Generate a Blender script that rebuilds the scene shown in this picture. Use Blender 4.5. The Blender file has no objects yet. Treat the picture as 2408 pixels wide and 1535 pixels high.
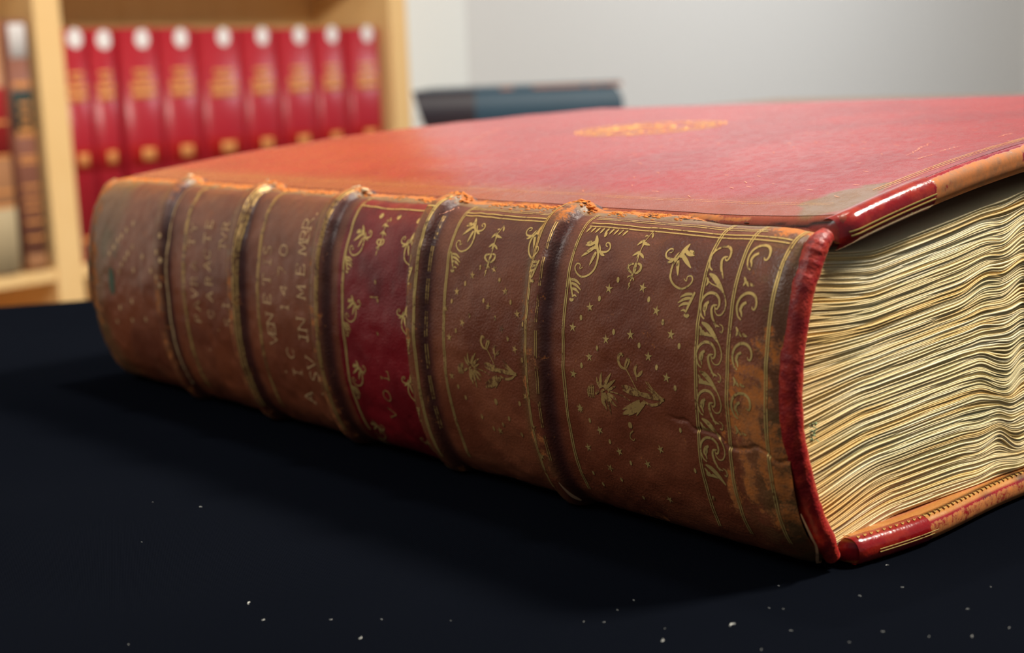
import bpy, math, random
import numpy as np
random.seed(7); rng = np.random.default_rng(7)
# ------------------------------------------------------------------ camera
FPX, CX, CY = 3600.0, 1204.0, 767.5
HM = -.042
def hy(x): return 265 + HM*(x+1900)
def nz(v): v = np.array(v, float); return v/np.linalg.norm(v)
_up = nz([HM, -1, -(CY-hy(CX))/FPX])
_s = np.array([-1900-CX, 265-CY, FPX]); _s /= np.linalg.norm(_s); _s -= _up*(_s@_up); _s = nz(_s)
_w = np.cross(_s, _up)
if _w[2] < 0: _w = -_w
R = np.array([_w, _s, _up])                       # world = R @ (right, down, forward)
CAM = -R @ (np.array([(1960-CX)/FPX, (1335-CY)/FPX, 1.0])*.425)
def ray(x, y): return R @ np.array([(x-CX)/FPX, (y-CY)/FPX, 1.0])
def on_z(x, y, z):
    d = ray(x, y); return CAM + d*((z-CAM[2])/d[2])
import mathutils
M = mathutils.Matrix(((R[0][0], -R[0][1], -R[0][2], CAM[0]), (R[1][0], -R[1][1], -R[1][2], CAM[1]),
                      (R[2][0], -R[2][1], -R[2][2], CAM[2]), (0, 0, 0, 1)))
scene = bpy.context.scene
cd = bpy.data.cameras.new('camera'); cam = bpy.data.objects.new('camera', cd)
scene.collection.objects.link(cam); cam.matrix_world = M; scene.camera = cam
cd.sensor_fit = 'HORIZONTAL'; cd.sensor_width = 36; cd.lens = FPX/2408*36; cd.clip_start = .01
cd.dof.use_dof = True; cd.dof.focus_distance = .455; cd.dof.aperture_fstop = 11.5
# ------------------------------------------------------------------ world, lights, exposure
wd = bpy.data.worlds.new('world'); scene.world = wd; wd.use_nodes = True
wd.node_tree.nodes['Background'].inputs[0].default_value = (.86, .93, 1, 1)
wd.node_tree.nodes['Background'].inputs[1].default_value = .15
def area(name, loc, target, size, power, col, size_y=None):
    l = bpy.data.lights.new(name, 'AREA'); l.energy = power; l.color = col; l.size = size
    if size_y: l.shape = 'RECTANGLE'; l.size_y = size_y
    o = bpy.data.objects.new(name, l); scene.collection.objects.link(o); o.location = loc
    v = mathutils.Vector(target)-mathutils.Vector(loc); o.rotation_euler = v.to_track_quat('-Z', 'Y').to_euler()
    return o
KD = nz([.60, -.42, .95])
area('ceiling_lamp_over_table', tuple(KD*1.75+np.array([.1, .15, .05])), (.1, .15, .05), .25, 58, (1, .92, .80))
area('ceiling_lamp_by_bookcase', (.27, .30, 1.12), (.95, 2.0, .0), .12, 17, (1, .93, .82))
area('fill_light_left', (-1.3, .5, 1.6), (0, .2, 0), .9, 16, (1, .95, .88))  # unseen soft fill, added from above left to lift the spine side
area('wall_fill_light', (3.6, 1.30, 1.75), (3.6, 2.6, .3), .9, 60, (.88, .94, 1))  # unseen cool light, added to brighten the back wall
scene.view_settings.view_transform = 'Standard'; scene.view_settings.look = 'None'
scene.view_settings.exposure = 0.0; scene.view_settings.gamma = 1; scene.view_settings.use_curve_mapping = False

# ------------------------------------------------------------------ helpers
COL = scene.collection
def lin(c):
    c = np.array(c, float)/255; return tuple(np.where(c <= .04045, c/12.92, ((c+.055)/1.055)**2.4))
def L4(c): return (*lin(c), 1)
def tag(o, label=None, cat=None, group=None, kind=None):
    if label: o['label'] = label
    if cat: o['category'] = cat
    if group: o['group'] = group
    if kind: o['kind'] = kind
    return o
def empty(name, loc=(0, 0, 0), rz=0):
    o = bpy.data.objects.new(name, None); COL.objects.link(o); o.location = loc; o.rotation_euler = (0, 0, rz)
    o.empty_display_size = .02; return o
def mesh_obj(name, V, F, mat, parent=None, smooth=True, col=None, wear=None, loc=None):
    me = bpy.data.meshes.new(name)
    V = np.asarray(V, np.float32)
    if isinstance(F, np.ndarray):
        k = F.shape[1]
        me.vertices.add(len(V)); me.vertices.foreach_set('co', V.ravel())
        me.loops.add(F.size); me.loops.foreach_set('vertex_index', F.astype(np.int32).ravel())
        me.polygons.add(len(F)); me.polygons.foreach_set('loop_start', np.arange(0, F.size, k, dtype=np.int32))
        me.polygons.foreach_set('loop_total', np.full(len(F), k, np.int32))
        me.update(calc_edges=True)
    else:
        me.from_pydata([tuple(map(float, v)) for v in V], [], [tuple(int(i) for i in f) for f in F])
    me.validate()
    if smooth: me.polygons.foreach_set('use_smooth', np.ones(len(me.polygons), bool))
    if col is not None:
        a = me.attributes.new('Col', 'FLOAT_COLOR', 'POINT')
        c = np.ones((len(V), 4), np.float32); c[:, :3] = np.asarray(col)[:, :3]; a.data.foreach_set('color', c.ravel())
    if wear is not None:
        a = me.attributes.new('wear', 'FLOAT', 'POINT'); a.data.foreach_set('value', np.asarray(wear, np.float32).ravel())
    me.materials.append(mat)
    o = bpy.data.objects.new(name, me); COL.objects.link(o)
    if parent: o.parent = parent
    if loc is not None: o.location = loc
    return o
class MB:
    def __init__(s): s.V = []; s.F = []
    def add(s, V, F):
        n = len(s.V); s.V += [tuple(v) for v in V]; s.F += [tuple(i+n for i in f) for f in F]; return s
    def box(s, x0, x1, y0, y1, z0, z1, b=0):
        if b <= 0:
            V = [(x, y, z) for z in (z0, z1) for y in (y0, y1) for x in (x0, x1)]
            F = [(0, 2, 3, 1), (4, 5, 7, 6), (0, 1, 5, 4), (2, 6, 7, 3), (0, 4, 6, 2), (1, 3, 7, 5)]
            return s.add(V, F)
        # chamfered box
        V = []; idx = {}
        for i, z in enumerate((z0, z1)):
            for j, y in enumerate((y0, y1)):
                for k, x in enumerate((x0, x1)):
                    sx, sy, sz = (1 if k == 0 else -1), (1 if j == 0 else -1), (1 if i == 0 else -1)
                    for ax in range(3):
                        p = [x+sx*b, y+sy*b, z+sz*b]; p[ax] = (x, y, z)[ax]
                        idx[(i, j, k, ax)] = len(V); V.append(tuple(p))
        g = lambda i, j, k, a: idx[(i, j, k, a)]
        F = [[g(0, 0, 0, 2), g(0, 1, 0, 2), g(0, 1, 1, 2), g(0, 0, 1, 2)], [g(1, 0, 0, 2), g(1, 0, 1, 2), g(1, 1, 1, 2), g(1, 1, 0, 2)],
             [g(0, 0, 0, 1), g(0, 0, 1, 1), g(1, 0, 1, 1), g(1, 0, 0, 1)], [g(0, 1, 0, 1), g(1, 1, 0, 1), g(1, 1, 1, 1), g(0, 1, 1, 1)],
             [g(0, 0, 0, 0), g(1, 0, 0, 0), g(1, 1, 0, 0), g(0, 1, 0, 0)], [g(0, 0, 1, 0), g(0, 1, 1, 0), g(1, 1, 1, 0), g(1, 0, 1, 0)]]
        for j in (0, 1):
            for i in (0, 1): F.append([g(i, j, 0, 1), g(i, j, 1, 1), g(i, j, 1, 2), g(i, j, 0, 2)])
        for k in (0, 1):
            for i in (0, 1): F.append([g(i, 0, k, 0), g(i, 1, k, 0), g(i, 1, k, 2), g(i, 0, k, 2)])
        for k in (0, 1):
            for j in (0, 1): F.append([g(0, j, k, 0), g(1, j, k, 0), g(1, j, k, 1), g(0, j, k, 1)])
        for i in (0, 1):
            for j in (0, 1):
                for k in (0, 1): F.append([g(i, j, k, 0), g(i, j, k, 1), g(i, j, k, 2)])
        return s.add(V, F)
    def build(s, name, mat, parent=None, smooth=False, loc=None):
        o = mesh_obj(name, s.V, s.F, mat, parent, smooth, loc=loc)
        import bmesh
        bm = bmesh.new(); bm.from_mesh(o.data); bmesh.ops.recalc_face_normals(bm, faces=bm.faces); bm.to_mesh(o.data); bm.free()
        return o
def grid_faces(nu, nv, off=0):
    i = np.arange(nu-1)[:, None]; j = np.arange(nv-1)[None, :]
    a = (i*nv+j).ravel()+off
    return np.stack([a, a+1, a+nv+1, a+nv], 1)
def sstep(a, b, x): t = np.clip((np.asarray(x, float)-a)/(b-a), 0, 1); return t*t*(3-2*t)
_perm = rng.random((256, 256))
def vnoise(x, y, seed=0):
    x = np.asarray(x, float)+seed*17.31; y = np.asarray(y, float)+seed*5.77
    x, y = np.broadcast_arrays(x, y)
    xi = np.floor(x).astype(int); yi = np.floor(y).astype(int); fx = x-xi; fy = y-yi
    fx = fx*fx*(3-2*fx); fy = fy*fy*(3-2*fy)
    P = lambda a, b: _perm[a & 255, b & 255]
    return (P(xi, yi)*(1-fx)+P(xi+1, yi)*fx)*(1-fy)+(P(xi, yi+1)*(1-fx)+P(xi+1, yi+1)*fx)*fy
def fbm(x, y, o=4, seed=0):
    s = 0; a = .5; t = 0
    for k in range(o): s = s+a*vnoise(np.asarray(x)*2**k, np.asarray(y)*2**k, seed+k*3); t += a; a *= .5
    return s/t
# ------------------------------------------------------------------ materials
class NT:
    def __init__(s, name):
        s.m = bpy.data.materials.new(name); s.m.use_nodes = True; s.t = s.m.node_tree; s.b = s.t.nodes['Principled BSDF']
        s.co = s.n('ShaderNodeTexCoord').outputs['Object']
    def n(s, typ, **kw):
        n = s.t.nodes.new(typ)
        for k, v in kw.items(): setattr(n, k, v)
        return n
    def l(s, a, b): s.t.links.new(a, b)
    def noise(s, scale, detail=4, rough=.55, vec=None, stretch=None):
        n = s.n('ShaderNodeTexNoise'); n.inputs['Scale'].default_value = scale; n.inputs['Detail'].default_value = detail; n.inputs['Roughness'].default_value = rough
        v = vec or s.co
        if stretch:
            mp = s.n('ShaderNodeMapping'); mp.inputs['Scale'].default_value = stretch; s.l(v, mp.inputs[0]); v = mp.outputs[0]
        s.l(v, n.inputs['Vector']); return n.outputs[0]
    def math(s, op, a, b=None, clamp=False):
        n = s.n('ShaderNodeMath', operation=op, use_clamp=clamp)
        for i, v in enumerate((a, b)):
            if v is None: continue
            if isinstance(v, (int, float)): n.inputs[i].default_value = v
            else: s.l(v, n.inputs[i])
        return n.outputs[0]
    def mr(s, v, a, b, c=0, d=1):
        n = s.n('ShaderNodeMapRange'); s.l(v, n.inputs[0])
        for i, q in enumerate((a, b, c, d)): n.inputs[i+1].default_value = q
        return n.outputs[0]
    def mix(s, f, a, b, blend='MIX'):
        n = s.n('ShaderNodeMix', data_type='RGBA', blend_type=blend)
        for i, v in ((0, f), (6, a), (7, b)):
            if isinstance(v, (int, float)): n.inputs[i].default_value = v
            elif isinstance(v, tuple): n.inputs[i].default_value = v
            else: s.l(v, n.inputs[i])
        return n.outputs[2]
    def attr(s, name, out='Color'):
        a = s.n('ShaderNodeAttribute', attribute_name=name); return a.outputs[out]
    def bump(s, h, strength, dist):
        b = s.n('ShaderNodeBump'); b.inputs['Strength'].default_value = strength; b.inputs['Distance'].default_value = dist
        s.l(h, b.inputs['Height']); s.l(b.outputs[0], s.b.inputs['Normal'])
    def set(s, **k):
        for n, v in k.items():
            i = s.b.inputs[n.replace('_', ' ')]
            if isinstance(v, (int, float, tuple)): i.default_value = v
            else: s.l(v, i)
        return s
def simple(name, c, rough=.6, metal=0, var=.12, scale=40, spec=.5):
    t = NT(name); n = t.noise(scale)
    a = tuple(v*(1-var) for v in lin(c))+(1,); b = tuple(min(1, v*(1+var)) for v in lin(c))+(1,)
    t.set(Base_Color=t.mix(n, a, b), Roughness=rough, Metallic=metal); t.b.inputs['Specular IOR Level'].default_value = spec
    return t.m
SUEDE_A, SUEDE_B = L4((196, 112, 44)), L4((150, 96, 52))
def leather(name, rough=.36, suede=(SUEDE_A, SUEDE_B), grain=1, spec=.5, coat=0):
    t = NT(name); base = t.attr('Col'); w = t.attr('wear', 'Fac')
    n1 = t.noise(260, 6, .7); n2 = t.noise(1400, 3, .6); n3 = t.noise(60, 4)
    m = t.math('ADD', w, t.math('MULTIPLY', t.math('SUBTRACT', n1, .5), 1.1))
    m = t.math('ADD', m, t.math('MULTIPLY', t.math('SUBTRACT', n2, .5), .5))
    wf = t.mr(m, .44, .62)
    c = t.mix(t.mr(n3, .3, .7, .0, .35), base, t.mix(1.0, base, (.62, .52, .5, 1), 'MULTIPLY'))
    c = t.mix(t.mr(n2, .35, .65, 0, .28), c, t.mix(1.0, c, (.5, .45, .42, 1), 'MULTIPLY'))
    sc = t.mix(t.mr(n1, .35, .65), suede[1], suede[0])
    t.set(Base_Color=t.mix(wf, c, sc), Roughness=t.math('ADD', t.math('MULTIPLY', wf, .5), t.mr(n1, .3, .7, rough-.05, rough+.1)))
    t.b.inputs['Specular IOR Level'].default_value = spec
    if coat: t.b.inputs['Coat Weight'].default_value = coat; t.b.inputs['Coat Roughness'].default_value = .12
    v = t.n('ShaderNodeTexVoronoi'); v.inputs['Scale'].default_value = 1100; t.l(t.co, v.inputs['Vector'])
    h = t.math('ADD', t.math('MULTIPLY', v.outputs[0], .5), t.math('ADD', t.math('MULTIPLY', n2, .7), t.math('MULTIPLY', wf, -.5)))
    t.bump(h, .55*grain, .00022)
    return t.m
M_spine = leather('spine_leather', .33, grain=1.2)
M_cover = leather('cover_leather', .24, grain=.14, spec=.52)
M_cap = leather('tailcap_leather', .42, suede=(L4((224, 120, 84)), L4((205, 80, 50))), grain=1.6)
M_gloss = leather('turnin_leather', .17, grain=.5, spec=.6, coat=.5)
def gold_mat(name, c, wornc, worn, rough=.38, metal=.55):
    t = NT(name); n = t.noise(700, 5, .7); n2 = t.noise(120, 3)
    f = t.mr(t.math('ADD', n, t.math('MULTIPLY', n2, .6)), worn-.05, worn+.07)
    t.set(Base_Color=t.mix(f, L4(wornc), L4(c)), Metallic=t.math('MULTIPLY', f, metal), Roughness=rough)
    t.bump(n, .5, .0001)
    return t.m
M_gold = gold_mat('gilt', (226, 192, 118), (112, 76, 40), .68)
M_goldw = gold_mat('gilt_worn', (214, 172, 104), (104, 64, 38), .74)
M_goldl = gold_mat('gilt_letters', (232, 192, 138), (150, 100, 66), .72, .5, .3)
M_goldc = gold_mat('gilt_cover', (240, 184, 100), (210, 116, 72), .74, .5, .3)
M_goldf = gold_mat('gilt_fillet', (240, 205, 120), (140, 70, 40), .60, .3, .7)
t = NT('vellum_leaves'); n = t.noise(90, 5); n2 = t.noise(1500, 3, stretch=(1, 1, 1))
t.set(Base_Color=t.mix(t.mr(n2, .3, .7, 0, .35), t.attr('Col'), t.mix(1., t.attr('Col'), (.72, .62, .42, 1), 'MULTIPLY')), Roughness=.7)
t.b.inputs['Subsurface Weight'].default_value = .0
t.bump(n2, .3, .0001); M_leaf = t.m
t = NT('black_cloth'); n = t.noise(5, 3); n2 = t.noise(2500, 2)
wv = t.n('ShaderNodeTexWave'); wv.inputs['Scale'].default_value = 700; t.l(t.co, wv.inputs['Vector'])
t.set(Base_Color=t.mix(n, (.0022, .0029, .0050, 1), (.0042, .0052, .0082, 1)), Roughness=.95)
t.b.inputs['Specular IOR Level'].default_value = 0.; t.b.inputs['IOR'].default_value = 1.0
t.bump(t.math('ADD', n2, t.math('MULTIPLY', wv.outputs[0], .3)), .5, .0003); M_cloth = t.m
t = NT('pale_maple'); n = t.noise(6, 6, .6, stretch=(9, 9, .7)); n2 = t.noise(30, 3, stretch=(8, 8, .5))
t.set(Base_Color=t.mix(t.math('MULTIPLY', t.math('ADD', n, n2), .5), L4((226, 178, 110)), L4((248, 214, 158))), Roughness=.45); M_wood = t.m
t = NT('oak_table'); n = t.noise(5, 6, .6, stretch=(.7, 9, 9))
t.set(Base_Color=t.mix(n, L4((150, 104, 66)), L4((186, 140, 96))), Roughness=.4); M_oak = t.m
def wallmat(name, c):
    t = NT(name); n = t.noise(300, 4); n2 = t.noise(.8, 2)
    a = tuple(v*.97 for v in lin(c))+(1,); t.set(Base_Color=t.mix(n2, a, L4(c)), Roughness=.85); t.bump(n, .3, .0005); return t.m
M_wall = wallmat('grey_wall_paint', (222, 216, 208)); M_white = wallmat('white_wall_paint', (240, 241, 236))
M_floor = wallmat('floor_covering', (110, 104, 98)); M_ceil = wallmat('ceiling_paint', (235, 233, 228))

# ------------------------------------------------------------------ setting
VPX = 4400.
DF = ray(VPX, hy(VPX)); DF[2] = 0; DF = nz(DF); DN = np.array([-DF[1], DF[0], 0])
ORG = CAM + ray(75, 340)*2.3
ANG = math.atan2(DF[1], DF[0])
FLOOR = -.75
def P(l, dep, z): v = ORG+DF*l+DN*dep; return (v[0], v[1], z)
def local_root(name, l=0, dep=0, z=0): return empty(name, P(l, dep, z), ANG)
def struct(o): o['kind'] = 'structure'; return o
def slab(name, mat, l0, l1, d0, d1, z0, z1):
    o = MB().box(l0, l1, d0, d1, z0, z1).build(name, mat); o.location = P(0, 0, 0); o.rotation_euler = (0, 0, ANG); return struct(o)
slab('floor', M_floor, -2.2, 5.2, -4.2, 1.0, FLOOR-.03, FLOOR)
slab('ceiling', M_ceil, -2.2, 5.2, -1.7, 1.0, 1.95, 1.98)
slab('wall_left', M_white, -2.2, 1.235, .25, .37, FLOOR, 1.95)
slab('wall_back', M_wall, 1.235, 5.2, .60, .72, FLOOR, 1.95)
slab('trim_1', M_white, 1.236, 1.245, .2505, .60, FLOOR, 1.95)
slab('wall_right', M_wall, 5.08, 5.2, -2.4, .60, FLOOR, 1.95)

# ------------------------------------------------------------------ reading table and its cloth
E1 = nz([.9, -.44, 0]); E2 = np.array([-E1[1], E1[0], 0]); TA = math.atan2(E1[1], E1[0])
off = on_z(0, 713, 0)@E2
tb = empty('reading_table', (0, 0, FLOOR), TA); tag(tb, 'table hidden under the black cloth, carrying the large antique book', 'table')
MB().box(-.86, .96, -.62, off-.012, .705, .744, .003).build('table_top', M_oak, tb)
for x in (-.8, .86):
    for y in (-.56, off-.11): MB().box(x, x+.06, y, y+.06, 0, .704, .004).build('leg', M_oak, tb)
nx, ny = 190, 170
us = np.linspace(-1.2, 1.3, nx); vs = np.linspace(-.85, off+.22, ny)
U, Vv = np.meshgrid(us, vs, indexing='ij')
def fold(x, lo, hi, r=.012):
    # returns clamped coordinate and drop
    over = np.maximum(x-hi, 0)+np.maximum(lo-x, 0)
    xc = np.clip(x, lo, hi)+np.sign(x-hi)*0
    s = np.where(x > hi, 1, np.where(x < lo, -1, 0))
    ang = np.clip(over/r, 0, math.pi/2)
    xx = xc+s*r*np.sin(ang); dz = r*(1-np.cos(ang))+np.maximum(over-r*math.pi/2, 0)
    return xx, dz
X, dz1 = fold(U, -.87, .97); Y, dz2 = fold(Vv, -.63, off-.012)
wr = .004*np.sin(U*60+2*np.sin(Vv*9))*np.clip((dz1+dz2)/.1, 0, 1)+.003*np.sin(Vv*70)*np.clip(dz1/.1, 0, 1)
Z = -np.maximum(dz1, dz2)-.35*np.minimum(dz1, dz2)
Yw = Y+np.where(dz2 > 0, np.abs(wr), 0)*np.where(Vv > 0, 1, -1); Xw = X+np.where(dz1 > 0, np.abs(wr), 0)*np.where(U > 0, 1, -1)
Vc = np.stack([Xw.ravel(), Yw.ravel(), Z.ravel()], 1)
nv = len(Vc); Vb = Vc.copy(); Vb[:, 2] -= .0022
F = grid_faces(nx, ny); 
cl = mesh_obj('tablecloth', np.vstack([Vc, Vb]), np.vstack([F, F[:, ::-1]+nv]), M_cloth)
cl.rotation_euler = (0, 0, TA)
tag(cl, 'matte black cloth spread flat over the reading table under the big book', 'tablecloth')

# ------------------------------------------------------------------ the book
LEN = .413
book = empty('antique_book', (0, 0, 0))
tag(book, 'large antique folio lying flat, worn red covers, gilt brown spine, wavy cream leaves', 'book')
PROF = np.array([(.0062, .0946), (.0028, .0950), (-.0012, .0948), (-.0050, .0941), (-.0090, .0925), (-.0126, .0885), (-.0150, .0840), (-.0176, .0770), (-.0198, .0660), (-.0208, .0550),
                 (-.0208, .0450), (-.0199, .0340), (-.0178, .0230), (-.0140, .0125), (-.0095, .0058), (-.0050, .0022), (.0010, .0010)])
def catmull(Pn, n):
    Pn = np.asarray(Pn, float)
    if len(Pn) < 3:
        s = np.linspace(0, 1, n)[:, None]; return Pn[0]*(1-s)+Pn[-1]*s
    Q = np.vstack([2*Pn[0]-Pn[1], Pn, 2*Pn[-1]-Pn[-2]])
    seg = len(Pn)-1; t = np.linspace(0, seg, n); i = np.minimum(t.astype(int), seg-1); f = (t-i)[:, None]
    a, b, c, d = Q[i], Q[i+1], Q[i+2], Q[i+3]
    return .5*(2*b+(c-a)*f+(2*a-5*b+4*c-d)*f**2+(3*b-a-3*c+d)*f**3)
_pd = catmull(PROF, 1200); _ds = np.r_[0, np.cumsum(np.linalg.norm(np.diff(_pd, axis=0), axis=1))]
AT = _ds[-1]
_na = 1201; _aa = np.linspace(0, AT, _na)
_px = np.interp(_aa, _ds, _pd[:, 0]); _pz = np.interp(_aa, _ds, _pd[:, 1])
_tx = np.gradient(_px, _aa); _tz = np.gradient(_pz, _aa); _tl = np.hypot(_tx, _tz)
_nx = _tz/_tl; _nzv = -_tx/_tl   # outward (toward -x): normal
if _nx[600] > 0: _nx = -_nx; _nzv = -_nzv
BAND = [.0975, .1590, .2185, .2790, .3415]
TILT = [.0, .001, .0015, .003, .005]
def sx(y): return 1+.13*np.exp(-np.maximum(y, 0)/.028)-.02*sstep(.2, .4, y)+.0*y
def bandf(a, y):
    b = 0
    for c, tl in zip(BAND, TILT):
        cc = c+tl*np.clip(1-a/.045, 0, 1)
        b = b+np.exp(-((y-cc)/.0049)**4)
    return b
def disp(a, y):
    end = sstep(0, .006, a)*sstep(0, .006, AT-a)
    d = .0029*bandf(a, y)*(.35+.65*end)
    d = d+(vnoise(a*260, y*260, 3)-.5)*.00030*end+(vnoise(a*90, y*70, 5)-.5)*.0007*end
    d = d-.0004*np.exp(-((y-.004)/.003)**2)
    d = d-.0010*np.exp(-((a-.0085)/.0022)**2)*0
    d = d-.0026*sstep(.0040, -.0012, y)
    # lifted worn rim of the tail and the opened joint near the tail
    d = d-.0028*np.exp(-((a-.0035)/.0036)**2)*sstep(.058, .030, y)*sstep(-.002, .006, y+.004)
    # transverse crack through the tail panel
    ca = .0735+(vnoise(y*300, 1.3, 8)-.5)*.004-(y-.02)*.12
    d = d-.00055*np.exp(-((a-ca)/.0005)**2)*sstep(.045, .036, y)
    return d
def SP(a, y, o=0.0):
    a = np.asarray(a, float); y = np.asarray(y, float)
    x = np.interp(a, _aa, _px); z = np.interp(a, _aa, _pz); n0 = np.interp(a, _aa, _nx); n1 = np.interp(a, _aa, _nzv)
    k = np.where(x < 0, sx(y), 1); d = disp(a, y)+o
    return np.stack([x*k+n0*d, y+np.zeros_like(x), np.maximum(z+n1*d, .0007+o)], -1)
_zi = _pz[::-1]; 
def hit(px, py):
    """point of the photographed spine -> (arc, y) on the spine surface"""
    d = ray(px, py); tt = np.linspace(.34, .85, 4000); Q = CAM+d*tt[:, None]
    ia = 60
    zz = _pz[ia:]; o_ = np.argsort(zz)
    a = np.interp(Q[:, 2], zz[o_], _aa[ia:][o_])
    xs = np.interp(a, _aa, _px)*sx(Q[:, 1])-disp(a, Q[:, 1])*.9
    ok = (Q[:, 0] > xs) & (Q[:, 2] < .0945) & (Q[:, 2] > .001)
    if not ok.any(): i = int(np.argmin(np.abs(Q[:, 0]-xs)))
    else: i = int(np.argmax(ok))
    return np.array([a[i], Q[i, 1]])
# ---- colour / wear fields on the spine
BROWN = np.array(lin((146, 82, 54))); BRN2 = np.array(lin((120, 60, 38))); PURP = np.array(lin((84, 46, 46))); TAN = np.array(lin((134, 96, 60))); RED = np.array(lin((140, 26, 34)))
OLIVE = np.array(lin((104, 82, 46)))
def mixc(c, d, f): f = np.asarray(f)[..., None]; return c*(1-f)+d*f
def spine_col(a, y):
    n = fbm(a*60, y*60, 4, 2); n2 = fbm(a*200, y*200, 3, 9)
    c = mixc(np.broadcast_to(BROWN, a.shape+(3,)), BRN2, sstep(.35, .65, n)*.8)
    c = mixc(c, np.array(lin((150, 78, 44))), sstep(.2, .36, y)*sstep(.45, .6, fbm(a*40, y*50, 3, 21))*.7)
    c = mixc(c, PURP, sstep(.028, .006, a)*.75)
    bf = bandf(a, y)
    c = mixc(c, TAN, bf*.45*sstep(.35, .6, n2))
    # dark crease on the tail side of each band, olive-gold worn strip on its head side
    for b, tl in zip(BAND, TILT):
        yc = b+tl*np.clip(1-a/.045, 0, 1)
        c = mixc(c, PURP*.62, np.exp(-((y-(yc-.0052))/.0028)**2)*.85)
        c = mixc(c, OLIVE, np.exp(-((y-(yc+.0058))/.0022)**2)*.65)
    lab = sstep(.1655, .166, y)*sstep(.2078, .2073, y)
    rc = mixc(np.broadcast_to(RED, a.shape+(3,)), RED*.6, sstep(.4, .7, n)*.8)
    c = mixc(c, rc, lab*sstep(.0115, .013, a))
    # tail rim
    c = mixc(c, TAN*.9, sstep(.020, .004, y)*sstep(.45, .6, n2+.2*np.cos(a*70))*.8)
    c = mixc(c, OLIVE*.8, sstep(.010, .003, y)*.5)
    # head end
    c = mixc(c, TAN, sstep(.385, .40, y+.012*(n-.5)+.01*np.sin(a*60))*.75)
    c = mixc(c, OLIVE*1.1, sstep(.36, .375, y)*sstep(.5, .62, fbm(a*55, y*70, 3, 31))*.7)
    # narrow grey-olive strip below the joint
    c = mixc(c, np.array(lin((140, 112, 80))), sstep(.012, .0105, a)*sstep(.004, .0065, a)*.8)
    return c
def spine_wear(a, y):
    n = fbm(a*120, y*90, 4, 12); bf = bandf(a, y)
    w = .26*np.ones_like(a)
    jn = (fbm(y*120, a*80, 3, 40)-.5)
    w = w+.55*np.exp(-((a-(.0052+.004*jn))/.0024)**2)*sstep(.0, .06, y+.03)
    w = w+.22*bf*sstep(.45, .62, n)*sstep(.03, .06, a)+.30*bf*np.exp(-((a-.013)/.006)**2)
    for b in BAND: w = w+.30*np.exp(-((y-b-.005)/.0028)**2)*sstep(.02, .05, a)*sstep(.42, .6, n)
    w = w+.36*sstep(.030, .006, y)*sstep(.44, .60, fbm(a*90, y*60, 4, 52))*sstep(.03, .055, a)*sstep(.105, .09, a)
    w = w+.5*np.exp(-((y-.008)/.007)**2-((a-.0105)/.0035)**2)
    w = w+.6*np.exp(-((y-.019)/.0022)**2-((a-.088)/.008)**2)+.5*np.exp(-((y-.012)/.0022)**2-((a-.085)/.007)**2)
    w = w+.3*np.exp(-((y-.0135)/.004)**2-((a-.072)/.009)**2)
    w = w+.35*sstep(.402, .412, y)*sstep(.07, .03, a)+.3*sstep(.4, .412, y)*sstep(.4, .6, n)
    w = w+.25*sstep(AT-.018, AT-.006, a)*sstep(.5, .65, n)
    w = np.where((y > .1655) & (y < .2078), w-.14*sstep(.013, .02, a), w)
    return w
A_ = np.linspace(0, AT, 240)
def spine_piece(name, y0, y1, label=None):
    n = max(6, int((y1-y0)/.00062)); ys = np.linspace(y0, y1, n)
    A, Yg = np.meshgrid(A_, ys, indexing='ij')
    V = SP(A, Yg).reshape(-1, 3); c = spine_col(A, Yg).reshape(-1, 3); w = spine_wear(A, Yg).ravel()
    # inner (hidden) face gives thickness
    Vi = SP(A, Yg, -.0012).reshape(-1, 3); Vi[:, 2] = np.maximum(Vi[:, 2], .0004)
    F = grid_faces(len(A_), n); N = len(V)
    sub = slice(0, 0)
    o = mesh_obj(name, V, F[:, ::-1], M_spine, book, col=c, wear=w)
    if label: o['label'] = label
    return o
PL = [None, None, None, None, None, None]
edges = [-.0012]
for b in BAND: edges += [b-.0078, b+.0078]
edges += [.4125]
plabels = ['tail panel of the spine with gilt scroll rolls, stars and flower spray', 'brown spine panel with gilt stars and a small flower spray', 'red leather title label with gilt acanthus sides',
           'brown spine panel with lettering 1470 and IN MEMBR', 'brown spine panel with three faded gilt lines of lettering', 'rubbed brown head panel of the spine with a green spot']
panels = []
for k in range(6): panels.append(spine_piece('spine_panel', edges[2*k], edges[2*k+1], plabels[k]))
for k in range(5): spine_piece('raised_band', edges[2*k+1], edges[2*k+2])
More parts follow.
